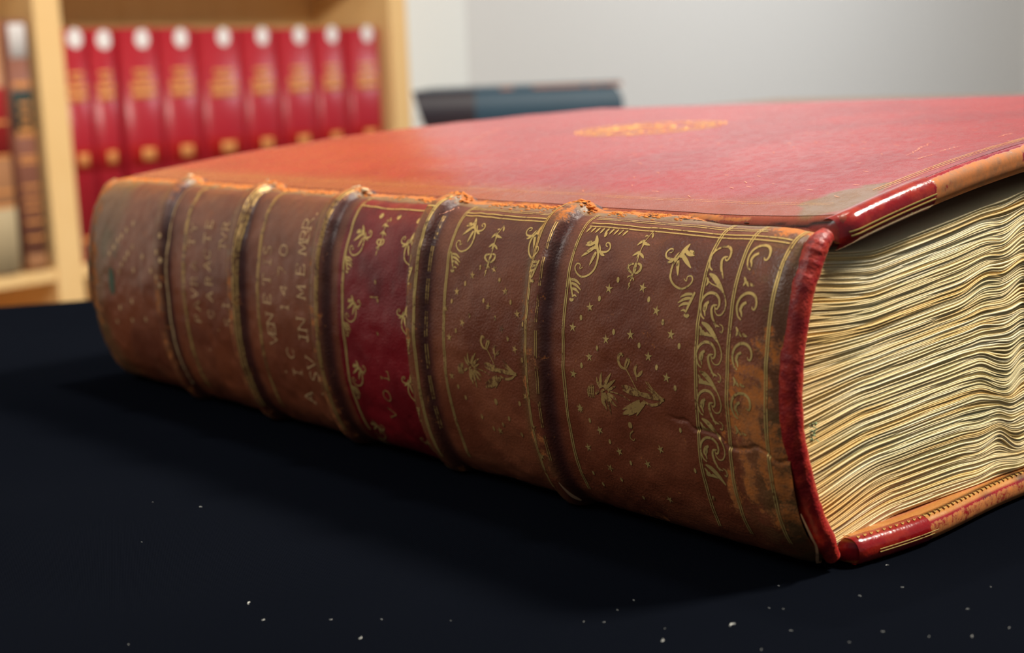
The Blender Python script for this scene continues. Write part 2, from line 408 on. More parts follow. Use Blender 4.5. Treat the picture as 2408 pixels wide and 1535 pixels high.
# ---- tail cap and head cap: rolled leather along the end of the spine
def tube_path(C, rad, n=220, m=22, name='tube', mat=None, parent=None, colf=None, wearf=None, axis_y=1.0):
    Cc = catmull(C, n); T = np.gradient(Cc, axis=0); T /= np.linalg.norm(T, axis=1)[:, None]
    ref = np.array([0, 1., 0]); N1 = ref-T*(T@ref)[:, None]; N1 /= np.linalg.norm(N1, axis=1)[:, None]; N2 = np.cross(T, N1)
    th = np.linspace(0, 2*math.pi, m, endpoint=False); s = np.linspace(0, 1, n)
    r = rad(s)[:, None]*(1+.10*(vnoise(s[:, None]*60, np.cos(th)[None]*2+np.sin(th)[None]*3+9, 4)-.5))
    V = Cc[:, None]+N1[:, None]*(np.cos(th)[None]*r*axis_y)[..., None]+N2[:, None]*(np.sin(th)[None]*r)[..., None]
    i = np.arange(n-1)[:, None]; j = np.arange(m)[None]; a = i*m+j; b = i*m+(j+1) % m
    F = np.stack([a, b, b+m, a+m], -1).reshape(-1, 4)
    S = np.broadcast_to(s[:, None], (n, m)); TH = np.broadcast_to(th[None], (n, m))
    c = colf(S, TH).reshape(-1, 3) if colf else None; w = wearf(S, TH).ravel() if wearf else None
    V = V.reshape(-1, 3)
    Fl = [tuple(f) for f in F]+[tuple(range(m))[::-1], tuple(range((n-1)*m, n*m))]
    return mesh_obj(name, V, Fl, mat, parent, col=c, wear=w)
capz = [.0932, .0905, .0850, .0785, .065, .056, .044, .033, .021, .010, .0035]
capx = [-.0030, -.0072, -.0106, -.0138, -.0172, -.0184, -.0182, -.0157, -.0115, -.0055, -.0012]
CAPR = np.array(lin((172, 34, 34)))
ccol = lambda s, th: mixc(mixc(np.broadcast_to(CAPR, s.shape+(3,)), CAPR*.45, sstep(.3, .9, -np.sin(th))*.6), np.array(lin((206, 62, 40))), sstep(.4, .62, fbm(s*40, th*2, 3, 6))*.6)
cwear = lambda s, th: .16+.30*np.exp(-((th-2.1)/.5)**2)*sstep(.35, .6, fbm(s*60, th*3, 3, 16))*sstep(.2, .4, s)+.25*sstep(.06, 0, s)+.3*sstep(.96, 1, s)
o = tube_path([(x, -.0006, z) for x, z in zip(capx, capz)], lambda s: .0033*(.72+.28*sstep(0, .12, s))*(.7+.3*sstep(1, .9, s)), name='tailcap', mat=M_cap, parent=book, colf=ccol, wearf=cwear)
o['label'] = 'bright red rolled leather cap at the tail of the spine'
hcol = lambda s, th: mixc(np.broadcast_to(TAN, s.shape+(3,)), BROWN, sstep(.4, .6, fbm(s*30, th, 3, 8)))
tube_path([(x*1.0, .4125, z) for x, z in zip(capx, capz)], lambda s: .0030*(.8+.2*sstep(0, .1, s)), name='headcap', mat=M_spine, parent=book, colf=hcol, wearf=lambda s, th: .3+.2*sstep(.4, .6, fbm(s*40, th, 3, 5)))
# exposed pale edge of torn leather at the foot of the tail
# ---- boards
TH = .0088
def zt(x, y):
    f = np.clip(y/LEN, 0, 1); A = .026*(1-f)+.0175*f
    return .0947+.0024*np.exp(-np.maximum(y, 0)/.022)+A*(1-np.exp(-np.maximum(x, 0)/.12))
BX1 = .316
def board(name, x0, x1, y0, y1, ztop, thick, r, colf, wearf, rc, nx, ny, flip=False, edgey=None):
    ux = np.linspace(0, 1, nx); uy = np.linspace(0, 1, ny)
    xs = x0+r+(x1-x0-2*r)*ux**1.25; ys = y0+r+(y1-y0-2*r)*uy**1.15
    Xg, Yg = np.meshgrid(xs, ys, indexing='ij')
    bidx = [i*ny for i in range(nx)]+[(nx-1)*ny+j for j in range(1, ny)]+[i*ny+ny-1 for i in range(nx-2, -1, -1)]+[j for j in range(ny-2, 0, -1)]
    nb = len(bidx); bx = Xg.ravel()[bidx]; by = Yg.ravel()[bidx]
    ox = np.where(np.isclose(bx, xs[0]), -1., 0)+np.where(np.isclose(bx, xs[-1]), 1., 0); oy = np.where(np.isclose(by, ys[0]), -1., 0)+np.where(np.isclose(by, ys[-1]), 1., 0)
    rows = []; K = 7
    for k in range(1, K+1):
        th = math.pi/2*k/K; rows.append((math.sin(th)*r, -(1-math.cos(th))*r))
    for q in (.35, .65): rows.append((r, -(r+(thick-2*r)*q)))
    for k in range(0, K):
        th = math.pi/2*k/K; rows.append((math.cos(th)*r, -thick+(1-math.sin(th))*r))
    Xs = [Xg.ravel()]; Ys = [Yg.ravel()]; Ds = [np.zeros(nx*ny)]
    for o_, dz in rows: Xs.append(bx+ox*o_); Ys.append(by+oy*o_); Ds.append(np.full(nb, dz))
    nr = len(rows)
    Xs.append(Xg.ravel()); Ys.append(Yg.ravel()); Ds.append(np.full(nx*ny, -thick))
    X = np.concatenate(Xs); Y = np.concatenate(Ys); D = np.concatenate(Ds)
    # plan rounding of the corners
    for cx_, sx_ in ((x0, 1), (x1, -1)):
        for cy_, sy_ in ((y0, 1), (y1, -1)):
            u = (rc-(X-cx_)*sx_)/rc; v = (rc-(Y-cy_)*sy_)/rc; m = (u > 0) & (v > 0)
            u2 = u*np.sqrt(np.clip(1-v*v/2, 0, 1)); v2 = v*np.sqrt(np.clip(1-u*u/2, 0, 1))
            X = np.where(m, cx_+sx_*rc*(1-u2), X); Y = np.where(m, cy_+sy_*rc*(1-v2), Y)
    N0 = nx*ny
    Z = ztop(X, Y)+D
    if edgey is not None: Y = Y+edgey(X, Y)
    Z = Z+(fbm(X*40, Y*40, 3, 3)-.5)*.0005
    F = [grid_faces(nx, ny)]
    ring = [np.array(bidx)]+[N0+k*nb+np.arange(nb) for k in range(nr)]+[N0+nr*nb+np.array(bidx)]
    for a, b in zip(ring[:-1], ring[1:]):
        F.append(np.stack([a, b, np.roll(b, -1), np.roll(a, -1)], 1))
    F.append(grid_faces(nx, ny, N0+nr*nb)[:, ::-1])
    V = np.stack([X, Y, Z], 1); F = np.vstack(F)
    c = colf(X, Y, D); w = wearf(X, Y, D)
    return mesh_obj(name, V, F[:, ::-1], M_cover, book, col=c, wear=w)
CR = np.array(lin((162, 34, 42))); CR2 = np.array(lin((148, 27, 40))); ED = np.array(lin((176, 122, 76)))
y0b, y1b, x0b = -.0034, .4165, .0012
def colF(X, Y, D):
    n = fbm(X*25, Y*25, 4, 1); n2 = fbm(X*8, Y*30, 3, 7)
    c = mixc(np.broadcast_to(CR, X.shape+(3,)), CR2, sstep(.35, .65, n)*.8)
    c = mixc(c, np.array(lin((150, 78, 50))), sstep(.030, .012, X+.014*(n2-.5))*.75)       # brown stain beside the joint
    c = mixc(c, np.array(lin((120, 40, 60))), sstep(.016, .004, Y)*sstep(.05, .08, X)*.5)
    tx, ty = X-.020, Y-.008                                                               # tarnished corner patch
    p = sstep(1.0, .8, (np.abs(tx)/.020)**1.6+(np.abs(ty-.004)/.012)**1.6+1.0*(fbm(X*180, Y*90, 3, 13)-.5))
    c = mixc(c, np.array(lin((128, 100, 66))), p*.85*(D > -.002))
    dc = -.0017+.0016*(fbm(Y*160, Y*40, 3, 61)-.5)-.0004*np.sin(Y*60)
    ck = np.exp(-((D-dc)/.00045)**2)*sstep(.060, .048, Y)*(X < .0075)*(Y > -.001)
    c = mixc(c, np.array(lin((150, 66, 62))), sstep(dc+.0002, dc-.0004, D)*sstep(.060, .050, Y)*(X < .0060)*.8)
    c = mixc(c, np.array(lin((14, 9, 8))), np.clip(ck*1.3, 0, 1))  # near-black colour paints the shade inside the split joint, no real gap here
    return c
def wearF(X, Y, D):
    n = fbm(X*90, Y*90, 4, 5); e = (D < -.0006)
    w = .12+.0*X
    xa = np.minimum(X-x0b, 1)
    w = w+.45*sstep(.0045, .0015, xa+.004*(fbm(Y*90, X*60, 3, 44)-.5))*sstep(.03, .06, Y+.02)        # rubbed joint edge
    w = w+.2*sstep(.004, .001, xa)*sstep(.45, .6, n)
    fe = sstep(.0035, .001, np.minimum(np.minimum(Y-y0b, y1b-Y), BX1-X))
    past = sstep(.040, .046, X)
    w = w+fe*past*(.40+.25*sstep(.4, .6, n))+e*past*(.30+.1*sstep(.35, .5, n))*(fe > .5)
    w = w-.55*np.exp(-((X-.085)/.009)**2-((D+.0035)/.0022)**2)*e*sstep(.4, .5, n+.08)-.4*np.exp(-((X-.050)/.005)**2-((D+.004)/.002)**2)*e
    w = w-.15*(1-past)*(Y < .01)
    w = w-.6*sstep(.056, .046, Y)*(X < .0075)*(D < -.0009)*.7
    return w
front = board('front_board', x0b, BX1, y0b, y1b, zt, TH, .0036, colF, wearF, .0070, 300, 330)
front['label'] = 'upper cover board in glossy red leather with scratches and worn tan edges'
def zb_top(x, y): return .0078+.0*x
def ey(X, Y): return np.where(Y < .02, -.0042*np.exp(-((X-.034)/.034)**2)*sstep(.02, .0, Y)-.0003, 0)
def colB(X, Y, D):
    n = fbm(X*25, Y*25, 4, 11)
    c = mixc(np.broadcast_to(CR, X.shape+(3,)), CR2, n)
    c = mixc(c, np.array(lin((200, 140, 74))), (D > -.0012)*sstep(.006, .0035, Y+.0016+.0018*(fbm(X*200, Y*200, 3, 3)-.5))*.92)
    c = mixc(c, np.array(lin((206, 120, 118))), (D > -.001)*sstep(.0012, .0022, Y)*.7)
    c = mixc(c, np.array(lin((40, 34, 40))), .8*np.exp(-((X-.068)/.0032)**2-((D+.0020)/.0012)**2)*(n > .3))
    c = mixc(c, np.array(lin((40, 34, 40))), .8*np.exp(-((X-.0905)/.0035)**2-((D+.0006)/.0012)**2))
    return c
def wearB(X, Y, D):
    n = fbm(X*90, Y*90, 4, 25)
    past = sstep(.030, .036, X+.006*(n-.5))
    w = .1+.52*past*sstep(-.0008, -.0018, D)*(Y < .01)+.42*sstep(-.0050, -.0070, D+.003*(n-.5))
    return w
SUB = board('back_board', .0030, BX1, y0b, y1b, zb_top, .0076, .0034, colB, wearB, .0060, 200, 120, edgey=ey)
SUB['label'] = 'lower cover board with gilt tooled inner edge and scuffed tan edge'
# glossy leather strips left on the tail edges of the boards
def edge_strip(parent, xa, xb, ztop, thick, r, out, yedge, name, label, rc):
    n = 120; m = 22; xs = np.linspace(xa, xb, n)
    prof = []
    th = np.linspace(-.5, math.pi/2, 10)
    for q in th: prof.append((r-math.sin(q)*(r+out) if q > 0 else r+(-q)*r*1.2, -(1-math.cos(q))*(r) + (out if q <= .8 else out*math.cos(q))))
    prof.append((-out, -thick*.5))
    for q in np.linspace(math.pi/2, .2, 8): prof.append((r-math.sin(q)*(r+out), -thick+(1-math.sin(q)*.0-math.cos(q)*0)*0+r-math.cos(q)*(r+out)))
    prof = np.array(prof); m = len(prof)
    V = np.zeros((n, m, 3)); rag = vnoise(np.arange(m)*.9, 3.3, 2)*.0012
    for i, x in enumerate(xs):
        s = i/(n-1)
        xx = x if s < .9 else x+(rag)*(s-.9)/.1
        # follow rounded plan corner
        u = np.clip((rc-(x-x0b))/rc, 0, 1); inset = rc*(1-np.sqrt(np.clip(1-u*u, 0, 1)))*.85
        V[i, :, 0] = xx; V[i, :, 1] = yedge(x)+inset+prof[:, 0]; V[i, :, 2] = ztop(x, 0)+prof[:, 1]-.0012*u*u
    V[..., 2] = np.maximum(V[..., 2], .0006)
    c = np.broadcast_to(np.array(lin((150, 20, 24))), (n*m, 3)).copy()
    Vf = V.reshape(-1, 3); nn = fbm(Vf[:, 0]*200, Vf[:, 2]*300, 3, 5)
    c = mixc(c, np.array(lin((176, 52, 34))), sstep(.42, .6, nn)*.7)
    w = np.full(n*m, .08)
    o = mesh_obj(name, Vf, grid_faces(n, m)[:, ::-1], M_gloss, parent, col=c, wear=w); o['label'] = label
    return prof
ztl = lambda x, y: float(zt(x, 0)) if np.isscalar(x) else zt(x, 0)
pr = edge_strip(front, .0022, .0412, ztl, TH, .0036, .0003, lambda x: y0b, 'edge_leather', 'glossy red leather strip on the tail edge of the upper board', .007)
def fillet(parent, xa, xb, yf, zf, w, name='gilt_fillet', mat=None):
    n = 60; xs = np.linspace(xa, xb, n); V = []
    for x in xs:
        y = yf(x); z = zf(x)
        V += [(x, y-.00002, z-w/2), (x, y-.00016, z), (x, y-.00002, z+w/2)]
    return mesh_obj(name, V, grid_faces(n, 3), mat or M_goldf, parent)
def yins(x): u = max(0, min(1, (.007-(x-x0b))/.007)); return .007*(1-math.sqrt(1-u*u))*.85
fillet(front, .0040, .0425, lambda x: y0b-.00042+yins(x), lambda x: zt(x, 0)-.0046, .00055)
fillet(front, .0045, .0420, lambda x: y0b-.00042+yins(x), lambda x: zt(x, 0)-.0058, .00055)
yl = lambda x: y0b+float(ey(np.array(x), np.array(-.003)))
pr = edge_strip(SUB, .0045, .0340, lambda x, y: .0078, .0076, .0034, .0003, yl, 'edge_leather', 'red leather strip on the tail edge of the lower board', .006)
fillet(SUB, .012, .038, lambda x: yl(x)-.00042, lambda x: .0040, .00035, mat=M_gold)
fillet(SUB, .012, .036, lambda x: yl(x)-.00042, lambda x: .0032, .00035, mat=M_gold)

# ---- leaves, bound in gatherings
NL = 184; NX = 150; NG = 23
zs_t = np.array([0, .06, .14, .25, .38, .50, .62, .75, .86, 1.0])
in_z = np.array([.0035, .0080, .0126, .0221, .0335, .0433, .0549, .0690, .0790, .0890]); 
in_x = np.array([.0025, .0000, -.0035, -.0078, -.0113, -.0133, -.0131, -.0103, -.0066, -.0030])
xr = np.linspace(0, 1, NX)**1.0
def ztb(x): return np.where(x < .1, .0866+.0*x+.0102*sstep(-.0, .115, x)*1.15, 0)
xx_t = np.array([-.02, 0, .019, .045, .095, .16, .22, .32]); zz_t = np.array([.0862, .0862, .0870, .0902, .0966, .1005, .1025, .1045])
w_i = []
ids = np.arange(NL+1)
Xn = np.linspace(-.014, .306, NX)**1.0
Xn = np.r_[np.linspace(-.014, .112, 118), np.linspace(.116, .306, NX-118)]
ramp = sstep(.050, .092, Xn)
I, XX = np.meshgrid(ids.astype(float), Xn, indexing='ij')
g = np.exp((.04+1.6*ramp[None]**1.5)*(vnoise(I*.55, XX*75, 1)+.5*vnoise(I*1.6, XX*40, 6)-.75)*1.6)*(1+.22*(rng.random((NL+1, 1))-.5))
g = g/g.sum(0, keepdims=True)
cum = np.cumsum(g, 0)-g*.5
hT = np.interp(Xn, xx_t, zz_t); hB = .0082+.0*Xn
wob = ramp[None]*(.0013*np.sin(2*math.pi*(XX-.070)/.046+.8*np.sin(I/26)+I*.012)*np.sin(math.pi*np.clip(cum, 0, 1))**.5)
wob = wob+.0003*(vnoise(I*.05, XX*30, 12)-.5)*np.sin(math.pi*cum)
Zr = hB+(hT-hB)*cum+wob
tt = (ids+.5)/(NL+1)
zstart = np.interp(tt, zs_t, in_z); xstart = np.interp(tt, zs_t, in_x)-.0030
# colour zones over the tail face
def leaf_col(x, z, i):
    base = np.array(lin((244, 224, 172))); ochre = np.array(lin((234, 194, 112))); grey = np.array(lin((216, 206, 158))); pale = np.array(lin((252, 242, 208)))
    n = fbm(x*30, z*60, 3, 31); n1 = vnoise(i*.9, x*12, 41); n2 = vnoise(i*.31, x*18, 44)
    c = mixc(np.broadcast_to(base, x.shape+(3,)), pale, sstep(.5, .85, n1)*.9)
    c = mixc(c, grey, sstep(.45, .7, n)*.6)
    c = mixc(c, ochre, sstep(.6, .85, n2)*.75)
    c = mixc(c, ochre, sstep(.016, -.006, x)*.55)
    c = mixc(c, np.array(lin((236, 178, 78))), np.exp(-((z-.0165)/.005)**2)*sstep(.07, .0, x)*.7)
    c = mixc(c, np.array(lin((190, 160, 96))), sstep(.25, .1, n1)*.5)
    return c
yj = rng.random(NL+1)*.0005+vnoise(ids*.2, 0*ids, 3)*.0002
per = NL//NG
for gi in range(NG):
    VV = []; FF = []; CC = []; offv = 0
    root = None
    for i in range(gi*per, (gi+1)*per):
        keep = Xn > xstart[i]
        xs = np.r_[xstart[i], Xn[keep]]; zr = np.r_[np.interp(xstart[i], Xn, Zr[i]), Zr[i][keep]]
        f = sstep(xstart[i], xstart[i]+.034, xs)**.8
        z = zstart[i]*(1-f)+zr*f
        spc = np.r_[.00045, (g[i]*(hT-hB))[keep]]
        th = np.minimum(spc*.95, np.r_[.00046, (.00047+.0006*(1-ramp))[keep]])*.5
        ytail = .0006+yj[i]+.0005*(vnoise(xs*60, i*3.1, 2)-.5)
        yh_ = np.full_like(xs, .4115-yj[i])
        ymid = np.full_like(xs, .012)
        n = len(xs)
        # rounded tail edge: 5 points across, then body to head edge
        rows = [(ymid, th), (ytail+.00006, th), (ytail, th*0), (ytail+.00006, -th), (ymid, -th), (yh_, -th), (yh_, th)]
        V = np.stack([np.stack([xs, yy, z+dz], 1) for yy, dz in rows], 1).reshape(-1, 3)  # n x 7
        m = len(rows); a = (np.arange(n-1)[:, None]*m+np.arange(m)[None]); b = (np.arange(n-1)[:, None]*m+(np.arange(m)[None]+1) % m)
        F = np.stack([a, b, b+m, a+m], -1).reshape(-1, 4)+offv
        c = leaf_col(np.repeat(xs, m), V[:, 2], np.full(n*m, float(i)))
        VV.append(V); FF.append(F); CC.append(c); offv += len(V)
    mesh_obj('gathering', np.vstack(VV), np.vstack(FF), M_leaf, book, col=np.vstack(CC), smooth=False)
# green thread left beside the tail cap
tv = []; cgr = simple('green_thread_wool', (150, 178, 130), .9)
tc = CAM+ray(1908, 1015)*1; 
dd = ray(1908, 1015); tpt = CAM+dd*((-.0012-CAM[1])/dd[1])
mbt = MB()
for k in range(26):
    p0 = tpt+np.array([random.uniform(-.0012, .0014), random.uniform(-.0008, .0004), random.uniform(-.0022, .0022)])
    q = p0+np.array([random.uniform(-.001, .001), random.uniform(-.0008, 0), random.uniform(-.0012, .0012)]); r_ = .00022
    mbt.add([p0+(r_, 0, 0), p0+(-r_, 0, r_), p0+(0, -r_, -r_), q+(r_, 0, 0), q+(-r_, 0, r_), q+(0, -r_, -r_)], [(0, 1, 4, 3), (1, 2, 5, 4), (2, 0, 3, 5), (0, 2, 1), (3, 4, 5)])
o = mbt.build('thread_tuft', cgr, book, True); o['label'] = 'tiny pale green thread tuft of the tail band'

# ------------------------------------------------------------------ gold tooling (flat print laid on the leather)
class Gold:
    def __init__(s): s.V = []; s.F = []
    def quadstrip(s, Lp, Rp):
        n0 = len(s.V); n = len(Lp); s.V += list(Lp)+list(Rp)
        s.F += [(n0+i, n0+i+1, n0+n+i+1, n0+n+i) for i in range(n-1)]
    def stroke(s, pts, w0, w1=None, wm=None, step=.0004):
        pts = np.asarray(pts, float)
        Ls = np.linalg.norm(np.diff(pts, axis=0), axis=1).sum(); n = max(4, int(Ls/step))
        C = catmull(pts, n); T = np.gradient(C, axis=0); T /= np.linalg.norm(T, axis=1)[:, None]+1e-12; N = np.stack([-T[:, 1], T[:, 0]], 1)
        q = np.linspace(0, 1, n); w1 = w0 if w1 is None else w1
        w = w0+(w1-w0)*q
        if wm is not None: w = w+(wm-(w0+w1)/2)*np.sin(math.pi*q)**.8
        s.quadstrip(C+N*w[:, None]/2, C-N*w[:, None]/2)
    def star(s, c, r, rot=0):
        n0 = len(s.V); s.V.append(tuple(c))
        for k in range(10):
            q = rot+math.pi*k/5; rr = r if k % 2 == 0 else r*.36; s.V.append((c[0]+rr*math.cos(q), c[1]+rr*math.sin(q)))
        s.F += [(n0, n0+1+k, n0+1+(k+1) % 10) for k in range(10)]
    def disc(s, c, ra, rb):
        n0 = len(s.V); s.V.append(tuple(c)); m = 12
        for k in range(m): q = 2*math.pi*k/m; s.V.append((c[0]+ra*math.cos(q), c[1]+rb*math.sin(q)))
        s.F += [(n0, n0+1+k, n0+1+(k+1) % m) for k in range(m)]
    def build(s, name, parent, mat, off=.00013, label=None):
        A = np.array([v[0] for v in s.V]); Y = np.array([v[1] for v in s.V])
        ok = (A > .0005) & (A < AT-.001)
        A = np.clip(A, .0006, AT-.001)
        V = SP(A, Y, off)
        # orient faces outward
        Fo = []
        for f in s.F:
            p = V[list(f)]; nn = np.cross(p[1]-p[0], p[2]-p[0]); Fo.append(f if nn[0] < 0 or (abs(nn[0]) < 1e-12 and nn[2] > 0) else f[::-1])
        o = mesh_obj(name, V, Fo, mat, parent, smooth=True)
        if label: o['label'] = label
        return o
def conv(pts, fn): return np.array([hit(*fn(x, y)) for x, y in pts])
c5 = lambda x, y: (1250+x/2.7907, 450+y/2.7907)
c6b = lambda x, y: (1560+x/3.8375, 540+y/3.8375)
c6 = lambda x, y: (1250+x/3.01, 900+y/3.01)
c4 = lambda x, y: (750+x/2.1317, 430+y/2.1317)
c3b = lambda x, y: (780+x/4.384, 450+y/4.384)
mm = .001
# motif definitions traced once; each: list of (points(a,y) relative to anchor, w0, w1, wm)
def motif(defs, fn, anchor):
    a0 = hit(*fn(*anchor)); return [(conv(p, fn)-a0, w0*mm, w1*mm, (wm*mm if wm is not None else None)) for p, w0, w1, wm in defs]
def place(G, mot, at, fa=1, fy=1, sc=1, ws=1):
    for p, w0, w1, wm in mot: G.stroke(at+p*np.array([fa, fy])*sc, w0*sc*ws, w1*sc*ws, wm*sc*ws if wm else None)
CORNER = motif([
    ([(338, 498), (318, 508), (322, 482), (302, 474), (288, 500), (298, 535), (330, 560), (375, 550), (412, 515), (432, 465), (440, 410), (430, 350)], .25, .9, .55),
    ([(432, 290), (430, 330), (425, 380)], .2, .9, 1.5), ([(428, 330), (390, 350), (358, 352)], .9, .2, 1.1), ([(425, 360), (380, 392), (330, 428)], 1.0, .2, 1.3),
    ([(425, 400), (405, 440), (380, 488)], .9, .2, 1.1), ([(400, 330), (372, 338), (388, 360)], .5, .2, .8),
    ([(440, 395), (470, 400), (500, 395), (520, 370), (515, 342), (497, 340), (492, 356), (502, 364)], .8, .3, .5), ([(455, 400), (465, 415), (480, 425)], .7, .2, .9), ([(455, 395), (450, 350)], .4, .2, .6),
    ([(252, 560), (262, 620), (272, 690)], .6, .5, .9), ([(262, 575), (295, 585), (322, 612)], .6, .2, .8), ([(265, 600), (295, 615), (326, 648)], .6, .2, .8), ([(268, 635), (295, 645), (315, 670)], .6, .2, .8),
    ([(268, 690), (285, 680), (298, 692)], .5, .2, .6), ([(252, 700), (262, 712), (278, 708)], .6, .6, 1.0)], c5, (262, 560))
PENDANT = motif([
    ([(802, 262), (770, 300), (740, 335)], .2, .2, .3), ([(800, 270), (800, 290), (795, 308)], .2, .1, .7), ([(770, 292), (755, 290), (752, 300)], .2, .1, .6),
    ([(745, 322), (720, 335), (695, 355)], .7, .1, .9), ([(735, 335), (755, 345), (780, 355)], .7, .1, .9), ([(742, 322), (738, 345), (728, 370)], .6, .2, .8),
    ([(728, 365), (712, 410), (695, 465)], .3, .3, .35), ([(715, 395), (690, 410), (665, 425)], .5, .1, .8), ([(712, 405), (730, 425), (738, 442)], .5, .1, .8), ([(708, 400), (700, 425), (690, 440)], .4, .1, .6),
    ([(690, 470), (680, 510), (672, 540)], .5, .5, 1.3), ([(676, 478), (650, 482), (634, 500), (645, 522), (665, 540)], .5, .4, .9), ([(700, 475), (720, 488), (716, 515), (695, 535), (680, 540)], .5, .4, .9),
    ([(668, 540), (660, 560), (650, 590)], .5, .3, .9), ([(655, 555), (635, 560), (632, 572)], .3, .1, .5), ([(660, 565), (672, 575), (668, 590)], .3, .1, .5), ([(650, 598), (638, 612), (648, 622)], .4, .1, .6), ([(645, 620), (638, 632), (634, 644)], .3, .1, .3)], c5, (675, 505))
SPRAY = motif([
    ([(378, 1275), (372, 1310), (380, 1345)], .4, .4, .6), ([(388, 1268), (383, 1310), (392, 1350)], .3, .3, .5), ([(400, 1265), (396, 1310), (404, 1352)], .3, .3, .5), ([(410, 1268), (408, 1315), (414, 1350)], .3, .3, .5),
    ([(372, 1290), (410, 1285)], .25, .25, None), ([(372, 1325), (412, 1328)], .25, .25, None),
    ([(465, 1285), (455, 1240), (460, 1185)], .9, .1, 1.2), ([(475, 1285), (495, 1240), (525, 1190)], .9, .1, 1.2), ([(455, 1290), (435, 1250), (428, 1215)], .8, .1, 1.0), ([(485, 1295), (520, 1260), (552, 1235)], .8, .1, 1.1),
    ([(500, 1305), (530, 1290), (555, 1275)], .6, .1, .8), ([(445, 1310), (425, 1325), (420, 1330)], .7, .1, .8), ([(480, 1300), (462, 1310), (470, 1330), (490, 1320)], .5, .5, .9),
    ([(475, 1330), (480, 1385), (498, 1440)], .9, .1, 1.2), ([(485, 1330), (505, 1385), (525, 1465)], .9, .1, 1.2), ([(495, 1330), (525, 1375), (562, 1412)], .9, .1, 1.2), ([(500, 1325), (540, 1350), (570, 1385)], .8, .1, 1.0),
    ([(465, 1330), (465, 1370), (480, 1410)], .6, .1, .8),
    ([(505, 1312), (550, 1320), (600, 1340), (650, 1372)], .3, .3, .4),
    ([(592, 1275), (640, 1290), (700, 1325)], .3, .7, 1.5), ([(600, 1300), (650, 1320), (710, 1340)], .2, .5, 1.2), ([(650, 1285), (690, 1310), (740, 1345)], .2, .6, 1.3), ([(690, 1320), (760, 1340), (860, 1366)], .5, .5, 1.6),
    ([(748, 1245), (790, 1300), (858, 1362)], .3, .3, .45), ([(765, 1250), (800, 1300), (862, 1360)], .2, .3, .4), ([(755, 1290), (800, 1325), (858, 1364)], .2, .3, .7),
    ([(735, 1370), (780, 1400), (830, 1395), (864, 1368)], .3, .4, .9), ([(850, 1355), (870, 1365), (852, 1378)], .5, .5, .8),
    ([(600, 1460), (650, 1435), (715, 1385)], .3, .6, 1.7), ([(640, 1468), (690, 1430), (740, 1380)], .2, .6, 1.5), ([(600, 1430), (650, 1405), (710, 1370)], .2, .5, 1.0), ([(690, 1470), (720, 1420), (750, 1385)], .2, .5, 1.0),
    ([(700, 1312), (665, 1245), (622, 1165)], .35, .35, .4), ([(622, 1165), (590, 1150), (572, 1110), (578, 1070), (598, 1068), (600, 1085)], .5, .3, 1.1), ([(615, 1160), (618, 1130), (632, 1098), (643, 1112), (625, 1160)], .4, .4, .8),
    ([(690, 1215), (680, 1170), (695, 1133)], .4, .2, 1.2), ([(692, 1215), (715, 1195), (730, 1175)], .4, .2, 1.1), ([(690, 1240), (690, 1215)], .3, .3, None)], c5, (650, 1340))
ROLL = motif([
    ([(372, 805), (346, 770), (338, 690), (360, 620), (400, 580), (440, 570), (480, 585), (508, 625), (508, 680), (488, 715), (470, 710), (468, 690)], .5, .3, 1.0),
    ([(395, 450), (440, 490), (500, 520), (545, 565), (566, 640), (560, 710), (530, 765), (495, 772), (472, 745), (468, 715)], .3, .3, .55),
    ([(490, 680), (455, 685), (438, 720), (445, 790), (460, 830), (478, 885)], .3, .3, 1.1), ([(455, 840), (480, 862), (512, 878)], .5, .1, .8),
    ([(416, 652), (385, 672), (368, 715), (375, 740), (380, 780)], .9, .3, 1.1), ([(400, 670), (392, 700), (384, 735)], .5, .2, .7),
    ([(510, 852), (535, 868), (542, 900), (528, 930), (512, 918)], .3, .6, .5),
    ([(350, 835), (400, 870), (450, 940), (500, 1022)], .5, .4, 2.0), ([(330, 868), (345, 910), (332, 948)], .4, .2, 1.1), ([(360, 905), (365, 930), (380, 955)], .6, .2, 1.0), ([(390, 925), (410, 945), (430, 950)], .6, .2, .9), ([(332, 945), (370, 940), (440, 962)], .3, .2, 1.1)], c6b, (400, 700))
AX0, AX1 = .0100, AT-.016
def vline(G, y, a0=AX0, a1=AX1, w=.42, gap=.75, n=2, wob=.00018):
    for k in range(n):
        yy = y+(k-(n-1)/2)*gap*mm; aa = np.linspace(a0, a1, 60)
        G.stroke(np.stack([aa, yy+wob*(vnoise(aa*120, 0*aa, 3+k)-.5)], 1), w*mm)
def hline(G, a, y0, y1, w=.42):
    yy = np.linspace(y0, y1, 30); G.stroke(np.stack([a+.0004*(vnoise(yy*60, 0*yy, 8)-.5), yy], 1), w*mm)
yP1L = .0894; 
g_f = Gold()
for y in (hit(1325, 780)[1], hit(1640, 780)[1], hit(1716, 780)[1], hit(1808, 780)[1]): vline(g_f, y)
ya, yb = hit(1325, 780)[1], hit(1808, 780)[1]
aT = hit(1550, 545)[0]
for k, a in enumerate((aT, aT-.0013, aT-.0034, aT-.0044)): hline(g_f, a, ya-.002, yb+.001+(.01 if k > 1 else 0), .42 if k < 2 else .3)
o = g_f.build('gilt_fillets', panels[0], M_gold)
G = Gold(); at = hit(*c5(262, 560)); place(G, CORNER, at)
o2 = hit(*c5(1075, 600)); place(G, CORNER, np.array([at[0], o2[1]]), 1, -1)
place(G, PENDANT, hit(*c5(675, 505)))
